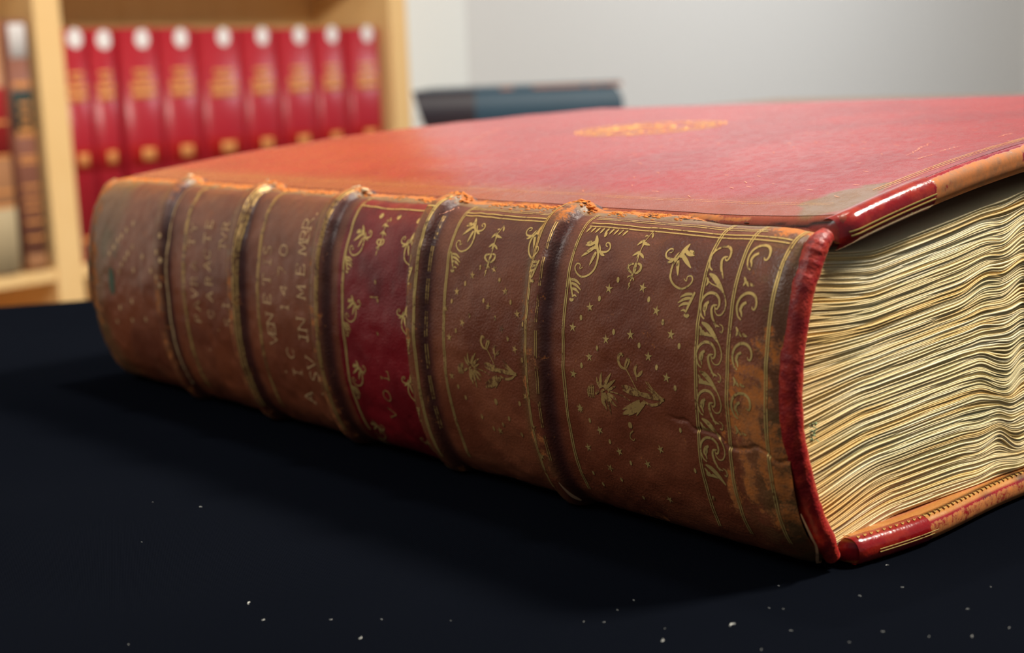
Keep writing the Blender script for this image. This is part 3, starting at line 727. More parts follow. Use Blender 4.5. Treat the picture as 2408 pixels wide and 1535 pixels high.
# row of small leaves along the upper border
for k in range(9):
    p = hit(*c5(380+k*30, 245+k*3)); G.stroke([p+(-.0006, -.0006), p+(.0004, .0), p+(.0014, .0004)], .5*mm, .1*mm, .8*mm)
G.build('gilt_corner_scrolls', panels[0], M_gold)
G = Gold()
for x, y in ((571, 580), (449, 703), (328, 827), (772, 708), (864, 857), (970, 1014), (541, 922), (433, 1029), (330, 1140), (709, 1010), (823, 1153), (945, 1290), (490, 285)): G.disc(hit(*c5(x, y)), .00088, .00058)
for x, y in ((415, 265), (557, 415), (1055, 335), (705, 565), (640, 680), (795, 810), (440, 635), (1160, 620), (1290, 815), (510, 715)): G.disc(hit(*c6(x, y)), .0008, .0005)
for x, y in ((510, 638), (385, 760), (273, 890), (732, 632), (822, 782), (917, 937), (652, 940), (490, 970), (380, 1085), (277, 1195), (769, 1083), (887, 1222), (320, 1420)): G.star(hit(*c5(x, y)), .0016, random.uniform(-.2, .2)+math.pi)
for x, y in ((345, 180), (485, 335), (405, 455), (625, 485), (915, 470), (825, 575), (980, 825), (560, 600)): G.star(hit(*c6(x, y)), .0015, random.uniform(-.4, .4))
G.build('gilt_stars_and_dots', panels[0], M_gold)
G = Gold(); place(G, SPRAY, hit(*c5(650, 1340)))
p = hit(*c6(700, 300)); G.disc(p, .0011, .0009); p = hit(*c6(715, 380)); G.stroke([p+(-.002, -.0008), p+(-.0008, .0006), p+(.0006, .0009), p+(.0012, -.0003), p+(.0004, -.001)], .5*mm, .3*mm)
G.build('gilt_flower_spray', panels[0], M_goldw)
G = Gold()
r0 = hit(*c6b(400, 700)); r1 = hit(*c6b(385, 1145)); stepA = r1[0]-r0[0]
for k in (-1, 0, 1, 2, 3): place(G, ROLL if k != -1 else [ROLL[i] for i in (0, 2, 7, 8)], np.array([r0[0]+k*stepA, r0[1]-.0001*k]), ws=.78)
q0 = hit(*c6b(735, 705))
for k in (-1, 0, 1, 2): place(G, [ROLL[i] for i in (0, 4, 8, 9, 10)], np.array([q0[0]+k*stepA, q0[1]]), ws=.8)
G.build('gilt_scroll_rolls', panels[0], M_gold)
# second panel
g2 = Gold(); y2a, y2b = hit(1044, 780)[1], hit(1238, 780)[1]
vline(g2, y2a); vline(g2, y2b)
aT2 = hit(1200, 515)[0]
for k, a in enumerate((aT2, aT2-.0013, aT2-.0034, aT2-.0044)): hline(g2, a, y2a, y2b, .42 if k < 2 else .3)
g2.build('gilt_fillets', panels[1], M_gold)
G = Gold(); at2 = hit(*c4(672, 345)); place(G, CORNER, at2, sc=.92); o2 = hit(*c4(1118, 345)); place(G, CORNER, np.array([at2[0], o2[1]]), 1, -1, .92)
place(G, PENDANT, hit(*c4(858, 375)), sc=.95); G.build('gilt_corner_scrolls', panels[1], M_gold)
G = Gold()
for x, y in ((810, 423), (735, 503), (667, 592), (907, 488), (963, 598), (1023, 708), (826, 590), (756, 665), (688, 740), (884, 676), (948, 780), (1020, 888), (1008, 1105), (700, 1020), (738, 1075), (955, 1180), (1020, 1260), (820, 1170), (878, 1230), (925, 1210)): G.disc(hit(*c4(x, y)), .00085, .00055)
for x, y in ((770, 462), (693, 543), (635, 628), (880, 432), (936, 544), (995, 657), (849, 620), (720, 700), (655, 773), (917, 730), (983, 833), (1038, 1070), (668, 965), (1080, 1215), (910, 1240), (1120, 1355)): G.star(hit(*c4(x, y)), .0015, random.uniform(-.3, .3)+math.pi)
G.build('gilt_stars_and_dots', panels[1], M_goldw)
G = Gold(); place(G, SPRAY, hit(*c4(862, 945)), sc=.93); p = hit(*c4(890, 1095)); G.disc(p, .0011, .0009); G.build('gilt_flower_spray', panels[1], M_goldw)
# second dashed fillets on the head side of bands 1-3
for b, pn, px_ in ((0, 1, 1268), (1, 2, 0), (2, 3, 0)):
    pass
# red label panel
g3 = Gold(); y3a, y3b = hit(806, 700)[1], hit(976, 700)[1]; vline(g3, y3a, n=2, w=.5); vline(g3, y3b, n=2, w=.5); hline(g3, hit(930, 490)[0], y3a, y3b, .5)
g3.build('gilt_fillets', panels[2], M_gold)
G = Gold(); at3 = hit(*c3b(160, 660)); o3 = hit(*c3b(850, 650))
stp = .024
for k in range(4):
    place(G, CORNER, np.array([at3[0]+k*stp, at3[1]]), sc=.86 if k == 0 else .74)
    place(G, CORNER, np.array([at3[0]+k*stp+.001, o3[1]]), 1, -1, .86 if k == 0 else .76)
place(G, PENDANT, hit(*c3b(505, 520)), sc=.8)
for x, y in ((520, 245), (700, 265), (900, 310)): G.disc(hit(*c3b(x, y)), .0011, .0011)
G.build('gilt_acanthus_border', panels[2], M_gold)
G = Gold()
for p, w in (((453, 935), .0008), ((475, 1465), .0007)): G.disc(hit(*c3b(*p)), w, w*.8)
G.stroke(conv([(395, 1085), (440, 1090), (480, 1088)], c3b), .5*mm); G.stroke(conv([(470, 1090), (475, 1120), (478, 1155)], c3b), 1.1*mm, .5*mm)
# ---- lettering
FONT = {'I': [[(.5, 0), (.5, 1)], [(.25, 0), (.75, 0)], [(.25, 1), (.75, 1)]], 'N': [[(.1, 0), (.1, 1)], [(.1, 1), (.9, 0)], [(.9, 0), (.9, 1)], [(-.05, 1), (.15, 1)], [(-.05, 0), (.25, 0)], [(.75, 1), (1.05, 1)]],
        'M': [[(.08, 0), (.15, 1)], [(.15, 1), (.5, .1)], [(.5, .1), (.85, 1)], [(.85, 1), (.92, 0)], [(-.05, 0), (.2, 0)], [(.8, 0), (1.05, 0)]], 'E': [[(.2, 0), (.2, 1)], [(.1, 0), (.85, 0)], [(.1, 1), (.85, 1)], [(.2, .5), (.7, .5)], [(.85, 0), (.85, .2)], [(.85, 1), (.85, .8)]],
        'B': [[(.2, 0), (.2, 1)], [(.1, 1), (.6, 1), (.8, .78), (.6, .54), (.2, .52)], [(.55, .52), (.85, .3), (.65, .02), (.1, 0)]], 'R': [[(.2, 0), (.2, 1)], [(.1, 1), (.6, 1), (.82, .76), (.6, .5), (.2, .5)], [(.5, .5), (.95, 0)], [(.05, 0), (.35, 0)]],
        'V': [[(.05, 1), (.5, 0)], [(.5, 0), (.95, 1)], [(-.05, 1), (.2, 1)], [(.8, 1), (1.05, 1)]], 'T': [[(.5, 0), (.5, 1)], [(.08, 1), (.92, 1)], [(.08, 1), (.08, .8)], [(.92, 1), (.92, .8)], [(.3, 0), (.7, 0)]],
        'A': [[(.05, 0), (.5, 1)], [(.5, 1), (.95, 0)], [(.25, .35), (.75, .35)], [(-.05, 0), (.2, 0)], [(.8, 0), (1.05, 0)]], 'S': [[(.82, .85), (.55, 1), (.22, .85), (.3, .6), (.65, .42), (.8, .2), (.5, 0), (.15, .15)]],
        'C': [[(.88, .8), (.55, 1), (.15, .75), (.1, .4), (.4, .02), (.88, .2)]], 'O': [[(.5, 0), (.12, .2), (.08, .7), (.5, 1), (.92, .7), (.88, .2), (.5, 0)]], '0': [[(.5, 0), (.15, .2), (.15, .8), (.5, 1), (.85, .8), (.85, .2), (.5, 0)]],
        '1': [[(.5, 0), (.5, 1)], [(.3, .85), (.5, 1)], [(.3, 0), (.7, 0)]], '4': [[(.7, 0), (.7, 1)], [(.7, 1), (.1, .3)], [(.1, .3), (.95, .3)]], '7': [[(.1, 1), (.9, 1)], [(.9, 1), (.4, 0)]], 'L': [[(.25, 0), (.25, 1)], [(.1, 0), (.85, 0)], [(.85, 0), (.85, .25)], [(.1, 1), (.4, 1)]],
        'P': [[(.2, 0), (.2, 1)], [(.1, 1), (.65, 1), (.85, .75), (.6, .5), (.2, .5)]], 'Y': [[(.05, 1), (.5, .5)], [(.95, 1), (.5, .5)], [(.5, .5), (.5, 0)]], '.': [[(.45, .05), (.55, .12)]]}
def letter(G, ch, c, h, wfac=.9, w=.5):
    for st in FONT[ch]:
        pts = [(c[0]-(u-.5)*h*wfac, c[1]+(v-.5)*h) for u, v in st]
        G.stroke(pts, w*mm*(1.6 if ch == '.' else 1))
for ch, x, y in (('L', 905, 882), ('O', 911, 930), ('V', 925, 972)): letter(G, ch, hit(x, y), .0046, .95, .45)
G.build('gilt_lettering', panels[2], M_goldw)
g4 = Gold(); y4a, y4b = hit(606, 680)[1], hit(745, 680)[1]; vline(g4, y4a, n=2, w=.7, gap=.9); vline(g4, y4b, n=3, w=.45, gap=.8); g4.build('gilt_fillets', panels[3], M_goldw)
cz = lambda x, y: (580+x/2.692, 430+y/2.692)
G = Gold()
for ch, x, y in (('V', 172, 988), ('E', 160, 930), ('N', 150, 860), ('E', 132, 735), ('T', 126, 612), ('I', 132, 500), ('S', 134, 425), ('1', 240, 785), ('4', 235, 678), ('7', 228, 560), ('0', 236, 425),
                 ('.', 365, 995), ('I', 362, 975), ('N', 350, 895), ('M', 345, 690), ('E', 342, 550), ('M', 354, 412), ('B', 372, 335), ('R', 390, 262), ('.', 425, 195), ('C', 280, 1075), ('V', 410, 1140), ('S', 430, 1225), ('.', 460, 1330), ('I', 325, 1200), ('A', 400, 1355), ('.', 230, 1190)):
    letter(G, ch, hit(*cz(x, y)), .0053 if x < 300 else .0060, .9, .5)
G.build('gilt_lettering', panels[3], M_goldl)
g5 = Gold(); y5a, y5b = hit(432, 640)[1], hit(553, 640)[1]; vline(g5, y5a, n=2, w=1.0, gap=1.1); vline(g5, y5b, n=3, w=.7, gap=1.2); g5.build('gilt_fillets', panels[4], M_goldw)
cq = lambda x, y: (400+x/3.265, 430+y/3.265)
G = Gold()
for ch, x, y in (('Y', 185, 345), ('T', 165, 450), ('A', 180, 630), ('R', 185, 755), ('V', 190, 850), ('A', 205, 940), ('P', 218, 1040), ('E', 303, 320), ('T', 285, 425), ('C', 288, 545), ('A', 288, 635), ('R', 300, 755), ('A', 303, 870), ('C', 318, 1005), ('.', 355, 1125), ('.', 290, 1275),
                 ('.', 485, 220), ('R', 430, 335), ('V', 415, 420), ('T', 405, 485), ('.', 430, 790), ('I', 430, 940), ('S', 445, 1070), ('.', 470, 1145)):
    letter(G, ch, hit(*cq(x, y)), .0050, .8, .5)
G.build('gilt_lettering', panels[4], M_goldl)
g6 = Gold(); c6h = lambda x, y: (200+x/3.07, 400+y/3.07)
for x, y in [(350, 385), (300, 430), (265, 475), (238, 505), (210, 555), (178, 600), (345, 555), (310, 600), (290, 640), (265, 680), (245, 730), (415, 625), (475, 725), (545, 480), (520, 600), (548, 655), (545, 830), (350, 720), (340, 945), (255, 990), (345, 1085), (440, 1075), (235, 1090), (520, 780)]:
    g6.disc(hit(*c6h(x, y)), .0012, .0009)
vline(g6, hit(392, 620)[1], n=1, w=.6); g6.build('gilt_dots', panels[5], M_goldl)
gs = Gold(); gs.disc(hit(263, 660), .0065, .0030); gs.build('green_spot', panels[5], simple('verdigris', (78, 92, 72), .8), .0002, 'small dull green stain')
# dashed fillets riding on the band edges
for (x1, y1_), pn in (((1268, 700), 1), ((1010, 640), 2)):
    G = Gold(); yy = hit(x1, y1_)[1]
    for a in np.arange(.018, .085, .011): vline(G, yy, a, a+.0085, w=.3, gap=.6)
    G.build('gilt_dashes', panels[pn], M_goldw)

# ---- cover tooling: fillets along the tail edge, oval device in the middle, scratches
class Cover(Gold):
    def build(s, name, parent, mat, off=.00012, label=None):
        X = np.array([v[0] for v in s.V]); Y = np.array([v[1] for v in s.V])
        V = np.stack([X, Y, zt(X, Y)+(fbm(X*40, Y*40, 3, 3)-.5)*.0005+off], 1)
        Fo = [f if np.cross(V[f[1]]-V[f[0]], V[f[2]]-V[f[0]])[2] > 0 else f[::-1] for f in s.F]
        o = mesh_obj(name, V, Fo, mat, parent, smooth=True)
        if label: o['label'] = label
        return o
G = Cover()
for yv, wv_ in ((.0088, .4), (.0072, .4), (.0052, .3)):
    xs = np.linspace(.030, .305, 60); G.stroke(np.stack([xs, yv+.0*xs], 1), wv_*mm, step=.002)
for xv in (.0150, .0165): ys_ = np.linspace(.012, .40, 60); G.stroke(np.stack([xv+0*ys_, ys_], 1), .12*mm, step=.002)
G.build('gilt_fillets', front, M_goldc)
G = Cover(); cm = np.array([.1545, .2185]); ra, rb = .029, .036
for k_, (e1, e2) in enumerate(((1, 1), (.93, .94))):
    q = np.linspace(0, 2*math.pi, 60); G.stroke(np.stack([cm[0]+ra*e1*np.cos(q), cm[1]+rb*e2*np.sin(q)], 1), .8*mm)
for k_ in range(16):
    q = k_*math.pi/8; d_ = np.array([math.cos(q)*ra, math.sin(q)*rb]); p = cm+d_*.72; n_ = np.array([-d_[1], d_[0]])
    G.stroke([cm+d_*.5, p+n_*.12, cm+d_*.86, p-n_*.10, cm+d_*.62], 1.0*mm, .5*mm, 1.4*mm)
for sgn in (1, -1):
    G.stroke([cm+(0, .014), cm+(sgn*.009, .012), cm+(sgn*.010, 0), cm+(sgn*.005, -.010), cm+(0, -.014)], 2.2*mm)
    G.stroke([cm+(sgn*.003, .010), cm+(sgn*.006, .002), cm+(sgn*.002, -.008)], 2.5*mm)
for k_ in range(5): G.disc(cm+(-.010+.005*k_, .019+.002*(2-abs(2-k_))), .0017, .0017)
G.stroke([cm+(-.011, .0155), cm+(0, .0165), cm+(.011, .0155)], 2.5*mm)
G.build('gilt_oval_device', front, M_goldc, label='oval gilt armorial device in the centre of the red cover')
G = Cover(); rs = np.random.default_rng(3)
for _ in range(150):
    x = rs.uniform(.018, .24); y = rs.uniform(.0, .26); L_ = rs.uniform(.0008, .0042); q = math.radians(rs.normal(58, 10))
    G.stroke([(x, y), (x+L_*math.cos(q), y+L_*math.sin(q))], .16*mm, .05*mm, .20*mm)
for (x0_, y0_, x1_, y1_) in ((2135, 352, 2190, 336), (2205, 350, 2262, 344),  (2150, 357, 2200, 352), (2010, 270, 2045, 268), (2350, 335, 2380, 331), (1090, 322, 1190, 296), (1030, 395, 1075, 382)):
    a_ = on_z(x0_, y0_, .1095); b_ = on_z(x1_, y1_, .1095)
    n_ = 26; pts = np.array([a_[:2]*(1-q)+b_[:2]*q for q in np.linspace(0, 1, n_)])+rs.normal(0, .0004, (n_, 2)); G.stroke(pts, .08*mm, .05*mm, .22*mm)
o = G.build('scuff_marks', front, simple('scuffed_leather', (244, 168, 132), .6)); o['kind'] = 'stuff'; o['label'] = 'fine pale scratches and orange scuffs in the cover leather'
# inner gilt roll on the square of the lower board
V = []; F_ = []
for k_ in range(64):
    x = .006+k_*.0026
    for s_, wd_ in ((-1, .0012), (0, .0015), (1, .0012)):
        n0 = len(V); yb_ = yl(x)+.0018
        z_ = .0078+.00025
        V += [(x, yb_+.0003*(s_ == 0), z_), (x+.0010+s_*.0006, yb_+wd_*.9, z_+.0001), (x+.0016+s_*.0007, yb_+wd_*1.4, z_), (x+.0013+s_*.0003, yb_+wd_*.6, z_)]
        F_.append((n0, n0+3, n0+2, n0+1))
mesh_obj('gilt_inner_roll', V, F_, M_goldf, SUB)

# ---- crumbled leather along the joint, frayed cords at the bands
M_crumb = simple('powdery_leather', (222, 132, 56), .95, 0, .35, 600)
M_crumb2 = simple('dark_cracked_leather', (60, 38, 28), .9, 0, .3, 600)
M_cord = simple('frayed_hemp_cord', (222, 200, 164), .95, 0, .25, 500)
def crumbs(name, mat, pts, rmin, rmax, seed, parent=book, label=None, flat=.5):
    rs = np.random.default_rng(seed); VV = []; FF = []
    ico = np.array([(0, 0, 1), (.89, 0, .45), (.28, .85, .45), (-.72, .53, .45), (-.72, -.53, .45), (.28, -.85, .45), (.72, .53, -.45), (-.28, .85, -.45), (-.89, 0, -.45), (-.28, -.85, -.45), (.72, -.53, -.45), (0, 0, -1)])
    fi = [(0, 1, 2), (0, 2, 3), (0, 3, 4), (0, 4, 5), (0, 5, 1), (1, 6, 2), (2, 7, 3), (3, 8, 4), (4, 9, 5), (5, 10, 1), (1, 10, 6), (2, 6, 7), (3, 7, 8), (4, 8, 9), (5, 9, 10), (6, 11, 7), (7, 11, 8), (8, 11, 9), (9, 11, 10), (10, 11, 6)]
    n0 = 0
    for p in pts:
        r = rs.uniform(rmin, rmax); sc = r*np.array([rs.uniform(.6, 1.3), rs.uniform(.8, 2.2), flat*rs.uniform(.6, 1.3)])
        V = ico*(1+.35*(rs.random((12, 1))-.5))*sc+p; VV.append(V); FF += [tuple(i+n0 for i in f) for f in fi]; n0 += 12
    o = mesh_obj(name, np.vstack(VV), np.array(FF), mat, parent, smooth=False); o['kind'] = 'stuff'
    if label: o['label'] = label
    return o
rs = np.random.default_rng(11)
def joint_pts(n, y0, y1, jit, zoff):
    out = []
    while len(out) < n:
        y = rs.uniform(y0, y1)
        if vnoise(y*140, 2.2, 6) < rs.uniform(.25, .75): continue
        x = rs.normal(-.0008, jit); a_ = np.interp(-x, -_px[:400], _aa[:400]); z = SP(a_, y)[2]
        if x > .0012: z = max(z, zt(x, y)-.0016*max(0, 1-(x-.0012)/.0034))
        out.append((x, y, z+zoff))
    return out
crumbs('leather_crumbs', M_crumb, joint_pts(1500, .05, .41, .0016, .0), .00018, .0006, 1, label='orange powdery leather crumbling along the joint')
crumbs('cracked_joint', M_crumb2, joint_pts(260, .02, .30, .0011, -.0001), .0002, .0007, 2, label='dark cracked leather in the joint')
for k, (b, tl) in enumerate(zip(BAND, TILT)):
    n = 70; pts = []
    for _ in range(n):
        dy = rs.normal(0, .0030); x = rs.normal(-.0005, .0017); z = .0960+.0016*math.exp(-(dy/.004)**2)+rs.normal(0, .0003)-abs(x+.0005)*.45
        pts.append((x, b+tl+dy, z))
    crumbs('frayed_band_end', M_cord if k >= 2 else M_crumb, pts, .0004, .0011, 30+k, label='frayed pale cord end of the band' if k >= 2 else 'orange worn leather over the band end')
# pale torn edge at the foot of the tail cap
V = []; n = 40
tl_ = [(1886, 1212), (1898, 1240), (1912, 1270), (1925, 1300), (1936, 1328)]
pp = np.array([hit(x, y) for x, y in tl_]); G = Gold(); G.stroke(pp+(0, .0), .25*mm, .6*mm, 1.0*mm, step=.0005); o = G.build('torn_edge', panels[0], simple('torn_leather_edge', (214, 160, 112), .9, 0, .3, 500), .0006)
o['label'] = 'pale torn leather edge beside the tail cap'
G = Gold(); yy_ = np.linspace(.004, .052, 46); aa_ = .0082+.0016*(vnoise(yy_*260, 0*yy_, 33)-.5)+.0012*sstep(.02, .05, yy_)*-1
G.stroke(np.stack([aa_, yy_], 1), .25*mm, .5*mm, .7*mm); o = G.build('torn_edge', panels[0], simple('torn_joint_edge', (190, 128, 92), .9, 0, .35, 700), .00045); o['label'] = 'pale torn leather edge along the split joint'
# small torn pale edges where bands meet the cloth
for px_, py_ in ((1345, 1160), ):
    h0 = hit(px_, py_-6); G = Gold(); G.stroke([h0+(-.006, .0012), h0, h0+(.0035, -.001)], .2*mm, .3*mm, .9*mm); G.build('torn_edge', book, simple('torn_band_edge', (206, 160, 118), .9), .0005)

# ------------------------------------------------------------------ lint on the cloth
lm = MB(); M_lint = simple('lint', (214, 214, 206), .9)
V = []; nseg = 7
for i in range(nseg):
    q = i/(nseg-1)*2.2; x, y = math.cos(q)*.001, math.sin(q)*.001
    V += [(x*.86, y*.86, .0001), (x*1.14, y*1.14, .0001), (x, y, .00045)]
Fc = []
for i in range(nseg-1):
    a = i*3; Fc += [(a, a+1, a+4, a+3), (a+1, a+2, a+5, a+4), (a+2, a, a+3, a+5)]
Fc += [(0, 2, 1), ((nseg-1)*3, (nseg-1)*3+1, (nseg-1)*3+2)]
lint0 = None
specks = [(590, 1419, 1.1), (617, 1457, .7), (471, 1193, .7), (332, 1275, .4), (778, 1456, .5), (844, 1500, .9), (895, 1457, .5), (1727, 1472, 1.4), (1553, 1506, 1.0), (1860, 1484, .5), (1450, 1435, .4), (1488, 1412, .5), (1420, 1462, .4), (1375, 1462, .4), (1807, 1430, .4), (1843, 1431, .4),
          (2020, 1402, .6), (2087, 1330, .6), (2122, 1380, .5), (2076, 1484, .5), (2276, 1433, .5), (2328, 1380, .4), (2290, 1497, .7), (2376, 1477, .5), (1565, 1478, .3), (1060, 1460, .3), (300, 1516, .4), (2187, 1497, .4), (1830, 1378, .4), (1998, 1511, .4), (1788, 1527, .4), (360, 1180, .3)]
LL = {7: 'largest curled pale lint fibre on the black cloth below the tail of the book', 8: 'curled lint fibre at the bottom edge of the photo, right of centre', 0: 'longer pale lint fibre on the black cloth at lower left', 5: 'slanted lint fibre near the bottom edge, left of centre', 2: 'lone lint fleck in the shadow left of the spine'}
for i, (x, y, s_) in enumerate(specks):
    p = on_z(x, y, 0)
    if lint0 is None:
        o = lint0 = mesh_obj('lint_fleck', V, Fc, M_lint, smooth=False)
    else:
        o = lint0.copy(); COL.objects.link(o)
    o.location = (p[0], p[1], 0); o.scale = (s_*.8,)*3; o.rotation_euler = (0, 0, random.uniform(0, 6.28))
    if i in LL: tag(o, LL[i], 'lint', 'lint flecks scattered on the black cloth')
    else: tag(o, 'tiny pale fleck of lint lying on the black cloth', 'lint', 'lint flecks scattered on the black cloth')

# ------------------------------------------------------------------ bookcase
case = local_root('bookcase', 0, 0, FLOOR); tag(case, 'pale maple bookcase against the wall, filled with red volumes', 'bookcase')
zf = -FLOOR; DEP = .215; TOPZ = 1.30+zf
for l0, l1 in ((-.80, -.755), (.0235, .0700), (.767, .8115)): MB().box(l0, l1, 0, DEP+.012, 0, TOPZ, .0015).build('upright', M_wood, case)
MB().box(-.755, .767, DEP, DEP+.012, .02, TOPZ-.01).build('back_panel', M_wood, case)
SH = [-.148, .338, .82, -.55]
for z in SH:
    for l0, l1 in ((-.755, .0235), (.0700, .767)):
        MB().box(l0, l1, .003, DEP, z+zf-.019, z+zf, .001).build('shelf', M_wood, case)
MB().box(-.82, .832, -.01, DEP+.012, TOPZ, TOPZ+.022, .002).build('top_board', M_wood, case)
def cloth_mat(name, c, rough=.38):
    t = NT(name); n = t.noise(900, 3); n2 = t.noise(12, 3)
    t.set(Base_Color=t.mix(n2, tuple(v*.8 for v in lin(c))+(1,), L4(c)), Roughness=rough); t.bump(n, .3, .0002); return t.m
M_rc = cloth_mat('red_buckram', (178, 34, 48), .34); M_lab = cloth_mat('paper_label', (246, 240, 238), .8); M_gt = gold_mat('gilt_title', (255, 176, 104), (238, 120, 76), .66, .6, .05)
M_lowred = cloth_mat('bright_red_leather_label', (186, 28, 28), .4); M_pg = simple('page_block', (226, 214, 186), .8)
def round_spine(w, h, proj=.010, n=12, z0=0, off=0, a0=-1, a1=1, dep=None):
    """front face strip of a rounded spine between fractions a0..a1 ; local x across, y into shelf, z up"""
    xs = np.linspace(a0, a1, n)*w/2; ys = -proj*np.sqrt(np.clip(1-(xs/(w/2))**2*.92, 0, 1))-off
    return xs, ys
def spine_patch(parent, name, mat, w, z0, z1, a0=-1, a1=1, off=.0004, proj=.010, nz=2, label=None, circ=False):
    xs, ys = round_spine(w, 0, proj, 14, 0, off, a0, a1)
    if circ:
        cx_ = (a0+a1)/2*w/2; rr = (a1-a0)/2*w/2; V = []; F = []; ring = 20
        V.append((cx_, -proj*math.sqrt(1-(cx_/(w/2))**2*.92)-off, (z0+z1)/2))
        for r_ in (.5, 1):
            for k in range(ring):
                q = 2*math.pi*k/ring; x = cx_+rr*r_*math.cos(q); V.append((x, -proj*math.sqrt(max(0, 1-(x/(w/2))**2*.92))-off, (z0+z1)/2+(z1-z0)/2*r_*math.sin(q)))
        F = [(0, 1+k, 1+(k+1) % ring) for k in range(ring)]+[(1+k, 1+ring+k, 1+ring+(k+1) % ring, 1+(k+1) % ring) for k in range(ring)]
    else:
        V = [(x, y, z) for z in (z0, z1) for x, y in zip(xs, ys)]; n = len(xs)
        V += [(x, y+off*.9, z) for z in (z0, z1) for x, y in zip(xs, ys)]
        F = [(i, i+1, n+i+1, n+i) for i in range(n-1)]+[(2*n+i, i, i+1, 2*n+i+1)[::-1] for i in range(n-1)]
    o = mesh_obj(name, V, F, mat, parent, smooth=True)
    if label: o['label'] = label
    return o
def shelf_book(name, w, h, d, mat, z_l, l, dep, proj=.010):
    r = local_root(name, l, dep, z_l)
    n = 16; xs, ys = round_spine(w, h, proj, n)
    # case: U-shaped cover with rounded spine and thickness
    t_ = .0035
    outer = [(-w/2, d)]+list(zip(xs, ys))+[(w/2, d)]
    inner = [(w/2-t_, d)]+[(x*(1-2*t_/w), y+t_) for x, y in zip(xs[::-1], ys[::-1])]+[(-w/2+t_, d)]
    poly = outer+inner; m = len(poly); no = len(outer)
    V = [(x, y, 0) for x, y in poly]+[(x, y, h) for x, y in poly]
    F = [(i, (i+1) % m, m+(i+1) % m, m+i) for i in range(m)]
    for i in range(no-1): F.append((i, i+1, m-2-i, m-1-i)[::-1]); F.append((m+i, m+i+1, m+m-2-i, m+m-1-i))
    o = mesh_obj('cover', V, F, mat, r, smooth=False)
    o.data.polygons.foreach_set('use_smooth', np.array([i < m for i in range(len(o.data.polygons))]))
    MB().box(-w/2+t_, w/2-t_, t_+.001, d-.006, .004, h-.006).build('leaves', M_pg, r)
    return r
# (left px, right px, top z) of each red volume, measured along the shelf front
def L_of(px, py=150):
    r = ray(px, py); o_ = ORG+DN*.02; t_ = ((o_-CAM)@DN)/(r@DN); return float((CAM+r*t_-ORG)@DF)
ed = [(136, 205), (209, 269), (283, 370), (377, 459), (470, 564), (571, 648), (658, 735), (742, 806), (818, 893)]
tops = [.2143, .2135, .2132, .2123, .2100, .2095, .2080, .2074, .2062]
where = ['leftmost of the nine red volumes, beside the bookcase upright', 'second red volume from the left on the shelf', 'wide third red volume from the left on the shelf', 'fourth red volume from the left, before the first dark gap', 'broad fifth red volume, in the middle of the row',
         'sixth red volume from the left on the shelf', 'seventh red volume, third from the right end of the row', 'narrow eighth red volume, second from the right end', 'rightmost red volume beside the end panel of the bookcase']
for k, ((a, b), zt_) in enumerate(zip(ed, tops)):
    la, lb = L_of(a), L_of(b); w = lb-la-.001; h = zt_+.148
    tz = (.1475, .103) if k < 4 else ((.1425, .0985) if k < 8 else (.1425, .0975))
    r = shelf_book('red_volume', w, h, .165, M_rc, -.1474, (la+lb)/2, .022)
    tag(r, where[k]+', gilt title and white label', 'book', 'red bound volumes on the bookcase shelf')
    cz_ = .196+.148+(k < 1)*.003; rr = .0140/(w/2)
    spine_patch(r, 'shelf_label', M_lab, w, cz_-.0150, cz_+.0150, .12-rr, .12+rr, circ=True, label='white round paper label')
    z0, z1 = tz[1]+.148, tz[0]+.148
    for q0, q1, aa in ((0, .26, .62), (.34, .56, .66), (.66, .78, .4), (.86, 1, .5)):
        spine_patch(r, 'gilt_title_line', M_gt, w, z0+(z1-z0)*q0, z0+(z1-z0)*q1, -aa, aa, .0005)
    spine_patch(r, 'volume_number', M_gt, w, .148+.004, .148+.022, -.34, .34, .0007)
    spine_patch(r, 'number_label', M_lowred, w, .148-.006, .148+.031, -.93, .93, .0004)
    spine_patch(r, 'gilt_imprint', M_gt, w, .03, .04, -.5, .5, .0005)
# left bay volumes
M_br = cloth_mat('brown_calf', (150, 96, 78), .4); M_gn = cloth_mat('dark_green_label', (58, 74, 70), .5); M_tanb = cloth_mat('tan_calf', (196, 138, 96), .5); M_cream = cloth_mat('cream_vellum', (214, 192, 152), .6); M_rl = cloth_mat('red_label_leather', (178, 44, 46), .45)
w = .0365; r = shelf_book('brown_volume', w, .375, .17, M_br, -.1474, -.0035, .014)
tag(r, 'tall brown calf volume with dark green label left of the bookcase upright', 'book')
spine_patch(r, 'shelf_label', M_lab, w, .148+.172, .148+.222, -.80, .70, .0008, label='white paper label')
spine_patch(r, 'title_label', M_gn, w, .148+.060, .148+.124, -.97, .97, .0004, label='dark green leather title label')
for z in (.128, .132, .060, .055, .022, .015, -.022, -.040, -.055, -.075, -.10): spine_patch(r, 'gilt_band', M_gt, w, .148+z, .148+z+.0045, -.8, .8, .0006)
for z in (.10, .085, .07): spine_patch(r, 'gilt_title_line', M_gt, w, .148+z, .148+z+.006, -.5, .5, .0008)
spine_patch(r, 'worn_tail', M_tanb, w, .0, .026, -.9, .9, .0004)
w = .052; r = shelf_book('tan_volume', w, .378, .17, M_tanb, -.1474, -.0570, .012)
tag(r, 'tan volume with red label and pale lower spine at left edge of photo', 'book')
spine_patch(r, 'title_label', M_rl, w, .148+.028, .148+.13, -.97, .97, .0004, label='red leather title label')
spine_patch(r, 'lower_panel', M_cream, w, .004, .10, -.97, .97, .0004, label='pale cream leather panel')
for z in (.076, .026, -.026, -.048): spine_patch(r, 'gilt_band', M_gt, w, .148+z, .148+z+.005, -.9, .9, .0006)
w = .05; r = shelf_book('russet_volume', w, .36, .17, cloth_mat('russet_leather', (150, 62, 44), .5), -.1474, -.1090, .014)
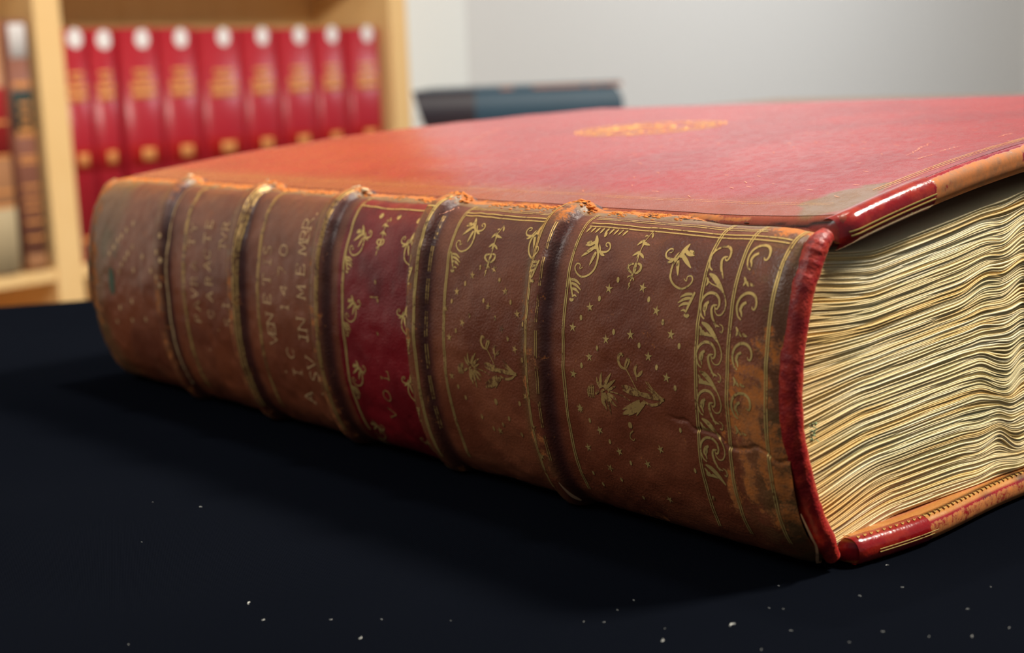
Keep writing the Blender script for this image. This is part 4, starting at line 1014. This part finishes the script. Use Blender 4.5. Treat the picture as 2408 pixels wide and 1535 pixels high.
tag(r, 'russet leather volume just left of the tan volume', 'book'); spine_patch(r, 'gilt_band', M_gt, w, .28, .286, -.9, .9, .0006)

# ------------------------------------------------------------------ far table and blue book
ZD = .0287
pa = on_z(1465, 241, ZD); pb = on_z(1700, 237, ZD); e1 = nz(pb-pa); e2 = np.array([-e1[1], e1[0], 0])
bl = on_z(970, 213, .0985); br = on_z(1465, 195, .0985)
ob = pa@e2; 
left = min(bl@e1, 9)-.03
ft = empty('far_table', (0, 0, FLOOR), math.atan2(e1[1], e1[0])); tag(ft, 'brown wooden table behind the big book, under the dark blue volume', 'table')
nearb = min(bl@e2, br@e2)-.09
MB().box(left, left+2.0, nearb, ob, ZD-FLOOR-.03, ZD-FLOOR, .002).build('table_top', M_oak, ft)
for x in (left+.05, left+1.88):
    for y in (nearb+.04, ob-.12): MB().box(x, x+.07, y, y+.07, 0, ZD-FLOOR-.03, .003).build('leg', M_oak, ft)
# blue book: spine faces the camera
M_bl = cloth_mat('blue_cloth_binding', (34, 66, 86), .5); M_blk = cloth_mat('dark_navy_leather', (40, 34, 44), .45); M_cu = simple('worn_tan_leather', (178, 120, 92), .8)
_rb = ray(1465, 195); _rb[2] = 0; _rb = nz(_rb); _rl = ray(970, 213); bl = CAM+_rl*(((br-CAM)@_rb)/(_rl@_rb)); bl[2] = .0985; f1 = nz(br-bl); Lb = float(np.linalg.norm(br-bl)); bb = empty('blue_book', (bl[0], bl[1], ZD), math.atan2(f1[1], f1[0]))
tag(bb, 'dark blue and black bound book lying flat on the wooden table behind', 'book')
TB = .0985-ZD
def blue_piece(name, x0, x1, mat, slant0=0., round1=0.):
    n = 20; m = 14; V = []
    for i in range(n+1):
        s_ = i/n; x = x0+(x1-x0)*s_
        for j in range(m+1):
            q = j/m; z = q*TB; y = -.014*math.sin(math.pi*q)**.6
            xx = x
            if slant0: xx += slant0*(1-q)*(1-s_)
            if round1: xx -= round1*abs(2*q-1)**3*s_**8
            V.append((xx, y, z))
    F = grid_faces(n+1, m+1); N = len(V); V2 = [(x, y+.006, min(max(z, .004), TB-.004)) for x, y, z in V]
    return mesh_obj(name, np.array(V+V2), np.vstack([F, F[:, ::-1]+N]), mat, bb)
blue_piece('spine', Lb*.30, Lb, M_bl, 0, .018); blue_piece('spine_tail', 0, Lb*.30, M_blk, .022, 0).__setitem__('label', 'nearly black end of the spine')
for z0, z1, nm in ((TB-.004, TB, 'upper_cover'), (0, .004, 'lower_cover')): MB().box(.0 if z1 == TB else .02, Lb-.004, -.002, .23, z0, z1, .001).build(nm, M_bl, bb)
MB().box(.022, Lb-.012, .004, .224, .004, TB-.004).build('leaves', M_pg, bb)
for s_, ln in ((.62, .03), (.74, .045), (.86, .02), (.95, .03), (.45, .02)):
    MB().box(Lb*s_-ln/2, Lb*s_+ln/2, -.0055, .0, TB-.0022, TB+.0006, .0004).build('worn_edge', M_cu, bb)
MB().box(-.006, .016, .05, .10, .022, .0235).build('paper_slip', M_lab, bb)['label'] = 'white paper slip at the end of the book'
